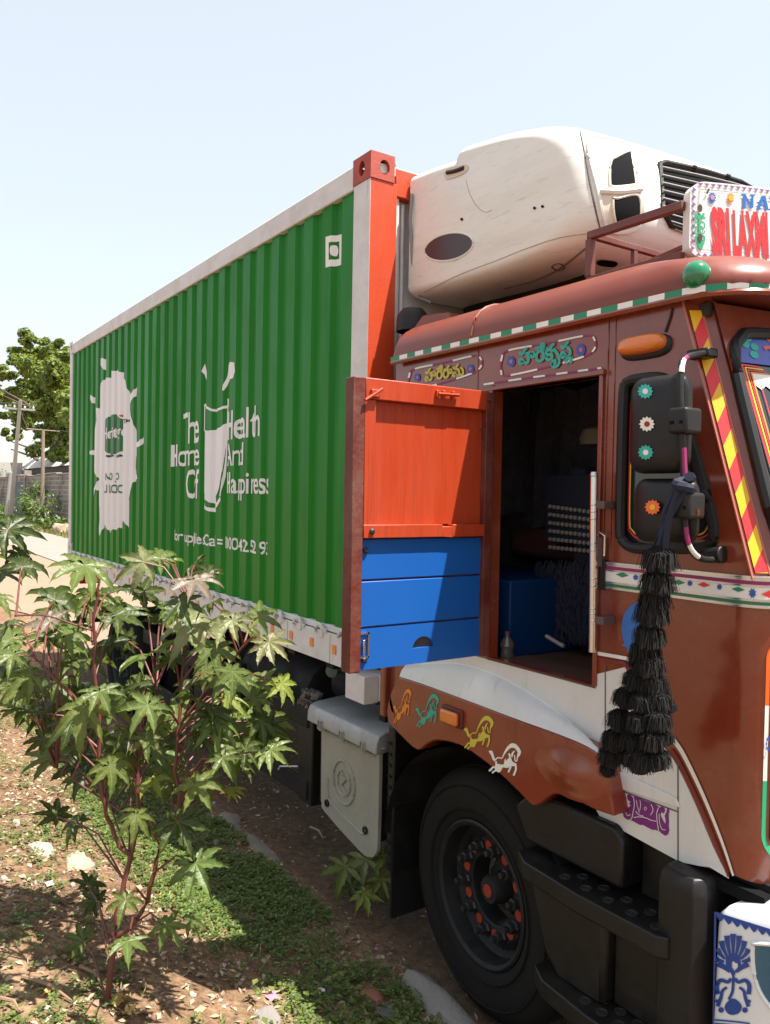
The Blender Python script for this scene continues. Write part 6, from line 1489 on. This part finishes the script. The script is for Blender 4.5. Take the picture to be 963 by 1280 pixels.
# ------------------------------------------------------------------ ground cover and litter
COVER = leafmat('clover_leaf', (.045,.085,.016), (.15,.20,.035), .30, .55)
rr = random.Random(33); g = G()
def sprig(p, s):
    n = rr.randint(3, 5); a0 = rr.uniform(0, 2*pi)
    for k in range(n):
        a = a0+2*pi*k/n+rr.uniform(-.3,.3); ti = rr.uniform(-.1, .7); d = Vector((math.cos(a)*math.cos(ti), math.sin(a)*math.cos(ti), math.sin(ti))); t = Vector((-math.sin(a), math.cos(a), 0)); L_ = s*rr.uniform(.7, 1.3); w_ = L_*.36
        b = p+d*L_*.2; g.add([b, b+d*L_*.5+t*w_, b+d*L_+Vector((0,0,-.15*L_)), b+d*L_*.5-t*w_], [(0,1,2,3)])
def dens(x, y):
    v = noise.noise(Vector((x*1.5, y*1.5, 9)))*.55+noise.noise(Vector((x*4.2, y*4.2, 2)))*.5
    k = .15+v
    if -.95 < y < -.12 and x < .75: k += .42*smooth((y+1.0)/.25)*(1-.6*smooth((x-.1)/.6))*(1+.9*noise.noise(Vector((x*3.1, y*3.1, 20))))       # thick mat along the kerb
    if x < -.6 and y < -.9: k += .10
    return k
cnt = 0
while cnt < 30000:
    x = rr.uniform(-6.5, 2.2)
    y = rr.uniform(-3.0, -.10) if rr.random() < .6 else rr.uniform(-.95, -.12)
    if rr.random() > max(.0, min(1, dens(x, y))*(1.0 if x > -2.5 else .6)): 
        cnt += .12; continue
    p = Vector((x, y, gz(x, y)+rr.uniform(.002, .030))); sprig(p, rr.uniform(.011, .022)); cnt += 1
tag(g.build('ground_cover', COVER, smooth=0, recalc=False), kind='stuff')
# broader weeds and thin dry blades
g = G(); WEED = leafmat('weed_leaf', (.055,.095,.02), (.17,.20,.04), .3, .5)
for _ in range(420):
    x, y = rr.uniform(-4.5, 1.6), rr.uniform(-2.9, -.15)
    if noise.noise(Vector((x*1.1, y*1.1, 40))) < .02: continue
    p = Vector((x, y, gz(x, y))); hgt = rr.uniform(.03, .11)
    for k in range(rr.randint(5, 10)):
        a = rr.uniform(0, 2*pi); b = p+Vector((rr.uniform(-.02,.02), rr.uniform(-.02,.02), hgt*rr.uniform(.2,1))); L_ = rr.uniform(.018,.042); d = Vector((math.cos(a), math.sin(a), rr.uniform(-.1,.6))).normalized(); t = Vector((-math.sin(a), math.cos(a), 0))*L_*.32
        g.add([b, b+d*L_*.5+t, b+d*L_-Vector((0,0,L_*.2)), b+d*L_*.5-t], [(0,1,2,3)])
tag(g.build('verge_weeds', WEED, smooth=0, recalc=False), kind='stuff')
g = G(); BLD = leafmat('dry_blade', (.16,.15,.05), (.40,.32,.16), .2, .7)
for _ in range(900):
    x, y = rr.uniform(-4, 2.4), rr.uniform(-2.8, -.12); p = Vector((x, y, gz(x, y))); a = rr.uniform(0, 2*pi); hgt = rr.uniform(.03,.10); ln = rr.uniform(.02,.09); t = Vector((-math.sin(a), math.cos(a), 0))*.0016; q = p+Vector((math.cos(a)*ln, math.sin(a)*ln, hgt*rr.uniform(.05,1)))
    g.add([p-t, p+t, p.lerp(q,.6)+t+Vector((0,0,.01)), p.lerp(q,.6)-t+Vector((0,0,.01)), q], [(0,1,2,3),(3,2,4)])
tag(g.build('dry_grass', BLD, smooth=0, recalc=False), kind='stuff')
# dry leaf bits and twigs nobody would count
LIT = leafmat('dry_litter', (.15,.085,.048), (.48,.37,.25), .1, .8); g = G()
for _ in range(11000):
    x, y = rr.uniform(-3.5, 2.6), rr.uniform(-2.4, -.1) if rr.random() < .9 else rr.uniform(-.1, 1)
    p = Vector((x, y, gz(x, y)+.006)); a = rr.uniform(0, 2*pi); s = rr.uniform(.006, .022); ti = rr.uniform(-.4, .4)
    d = Vector((math.cos(a), math.sin(a), ti))*s; t = Vector((-math.sin(a), math.cos(a), rr.uniform(-.5,.5)))*s*rr.uniform(.15,.6); g.add([p-d, p+t+Vector((0,0,s*.3)), p+d, p-t], [(0,1,2,3)])
tag(g.build('leaf_litter', LIT, smooth=0, recalc=False), kind='stuff')
# pebbles
g = G(); PEB = leafmat('pebbles', (.16,.12,.09), (.42,.36,.30), 0, .9)
for k in range(1600):
    x, y = rr.uniform(-3, 2.6), rr.uniform(-2.4, -.02); r = rr.uniform(.004, .014)*(1.4 if rr.random() < .1 else 1); p = Vector((x, y, gz(x, y)+r*.25))
    t = [Vector((rr.uniform(.7,1.2)*a, rr.uniform(.7,1.2)*b, rr.uniform(.5,.8)*c))*r for a, b, c in ((1,0,0),(0,1,0),(-1,0,0),(0,-1,0),(0,0,1),(0,0,-1))]
    g.add([p+v for v in t], [(0,1,4),(1,2,4),(2,3,4),(3,0,4),(1,0,5),(2,1,5),(3,2,5),(0,3,5)])
tag(g.build('pebbles', PEB, smooth=0, recalc=False), kind='stuff')
# single stones and scraps
def gp(px, py):
    z = .2
    for _ in range(8): v = P(px, py, z=z); z = gz(v.x, v.y)
    return P(px, py, z=z)
PALE = mat('pale_stone', (.34,.29,.24), .9, var=.2, scale=12, bump=.5, bscale=30); REDB = mat('brick_red', (.22,.085,.055), .9, var=.25, scale=14, bump=.5)
def stone(px, py, wpx, hpx, m, label, cat='stone', seed=0, grp=None, nm='stone'):
    c = gp(px, py); k = (c-CAM).dot(AF)/1000; w_, h_ = wpx*k, hpx*k
    o = rough_stone(c.x-w_/2, c.x+w_/2, c.y-w_*.35, c.y+w_*.35, c.z-h_*.35, c.z+h_*.55, seed, amp=w_*.09).build(nm, m, smooth=50); tag(o, label, cat, grp)
stone(93,1062,0,0,PALE,'x') if False else None
stone(50,1062,44,12,PALE,'flat pale stone slab half buried left of the castor stem', seed=2)
stone(97,1080,46,16,mat('tan_stone', (.36,.27,.20), .9, var=.2, bump=.5),'tan flat stone beside the pale slab near the castor stem', seed=3)
stone(465,1252,34,24,REDB,'broken red brick lump on bare soil near the front wheel', 'brick', 4, nm='brick_lump')
stone(330,1276,44,10,mat('grey_stone', (.20,.18,.165), .9, var=.2, scale=9, bump=.6),'broad grey stone showing at the bottom of the verge', seed=5)
stone(410,1170,0,0,PALE,'x') if False else None
for i, (px, py, w_) in enumerate([(60,1095,10),(46,1105,9),(368,1245,9),(298,1205,7),(330,1202,8),(110,1120,8),(90,1108,8),(20,1030,12),(5,1100,10),(270,1055,9),(400,1240,8),(240,1245,9)]):
    stone(px, py, w_, w_*.8, PALE, 'small pale pebble lying on the verge soil', 'pebble', 20+i, 'small pale pebbles on the verge', 'small_stone')
# kerb-side boulder in front of the tyre
c = gp(600, 1262); o = rough_stone(.62, 1.45, -.16, -.03, -.15, .035, 91, amp=.03).build('kerb_stone', mat('grey_stone', (1,1,1)), kerb, smooth=50)
# dead yellow castor leaves at the foot of the plant
DEAD = mat('dead_leaf', (.42,.27,.09), .8, var=.35, scale=30, bump=.3)
def dead_leaf(px, py, rpx, label, seed):
    q = random.Random(seed); c = gp(px, py); r = rpx*(c-CAM).dot(AF)/1000; o = bpy.data.objects.new('dead_leaf', LM[seed % 9].copy()); o.data.materials.clear(); o.data.materials.append(DEAD); col.objects.link(o)
    for v in o.data.vertices: v.co.z += .35*noise.noise(v.co*2.5+Vector((seed,0,0)))+.25*(v.co.x**2+v.co.y**2)**.5
    o.matrix_basis = Matrix.Translation(c+Vector((0,0,r*.22))) @ Matrix.Rotation(q.uniform(0,6), 4, 'Z') @ Matrix.Diagonal((r*.8, r, r*.9, 1)); tag(o, label, 'leaf', 'dead leaves under the castor plant')
dead_leaf(145, 1258, 22, 'curled yellow dead leaf at the foot of the big castor stem', 1); dead_leaf(158, 1270, 18, 'crumpled ochre dead leaf beside the curled yellow one', 2); dead_leaf(60, 1245, 16, 'dry brown dead leaf on the soil away from the castor stem', 3)
# twigs and scraps
TW = mat('twig', (.24,.15,.09), .9, var=.3, scale=20)
for i, (a, b, c, e, lab) in enumerate([(28,1225,90,1255,'long dry twig lying across the soil below the castor plant'),(100,1212,130,1238,'short dry twig leaning at the castor stem'),(0,1252,25,1268,'brown twig at the verge edge beside the long dry twig'),(388,1036,404,1050,'pale dry stalk lying in the shade under the truck')]):
    p, q = gp(a, b), gp(c, e); o = G().tube([p+Vector((0,0,.012)), p.lerp(q,.5)+Vector((.01,.01,.025)), q+Vector((0,0,.01))], [.007,.006,.003], 6).build('twig', TW if i < 3 else PALE); tag(o, lab, 'twig')
def scrap(px, py, wpx, m, label, seed, nm='paper_scrap', cat='paper'):
    q = random.Random(seed); c = gp(px, py); s = wpx*(c-CAM).dot(AF)/1000; g = G(); n = 5
    for j in range(n):
        for i in range(n): g.v.append((c.x+(i/(n-1)-.5)*s+q.uniform(-.1,.1)*s, c.y+(j/(n-1)-.5)*s*.8+q.uniform(-.1,.1)*s, c.z+.012+s*.3*abs(noise.noise(Vector((i*.8, j*.8, seed))))))
    for j in range(n-1):
        for i in range(n-1): g.f.append((j*n+i, j*n+i+1, (j+1)*n+i+1, (j+1)*n+i)); g.m.append(0)
    tag(g.build(nm, m, recalc=False), label, cat)
scrap(340, 1250, 16, mat('scrap_pink', (.55,.20,.26), .6), 'crumpled pink wrapper on the sunlit soil', 1, 'wrapper', 'wrapper')
scrap(207, 1122, 16, mat('scrap_multi', (.40,.30,.10), .5, var=.9, scale=40), 'small striped snack wrapper in the ground cover behind the castor stem', 2, 'wrapper', 'wrapper')
scrap(449, 1220, 8, mat('scrap_white', (.65,.64,.62), .7), 'tiny white paper scrap at the edge of the ground cover', 3)
scrap(62, 1108, 12, mat('scrap_white', (1,1,1)), 'torn white paper bit beside the tan stone', 4)
scrap(400, 1242, 12, mat('scrap_white', (1,1,1)), 'white paper bit beside the red brick lump', 5)
scrap(483, 1272, 30, mat('rag_dark', (.12,.11,.10), .9), 'grey crumpled cloth scrap on soil below the red brick lump', 6, 'cloth_scrap', 'cloth')
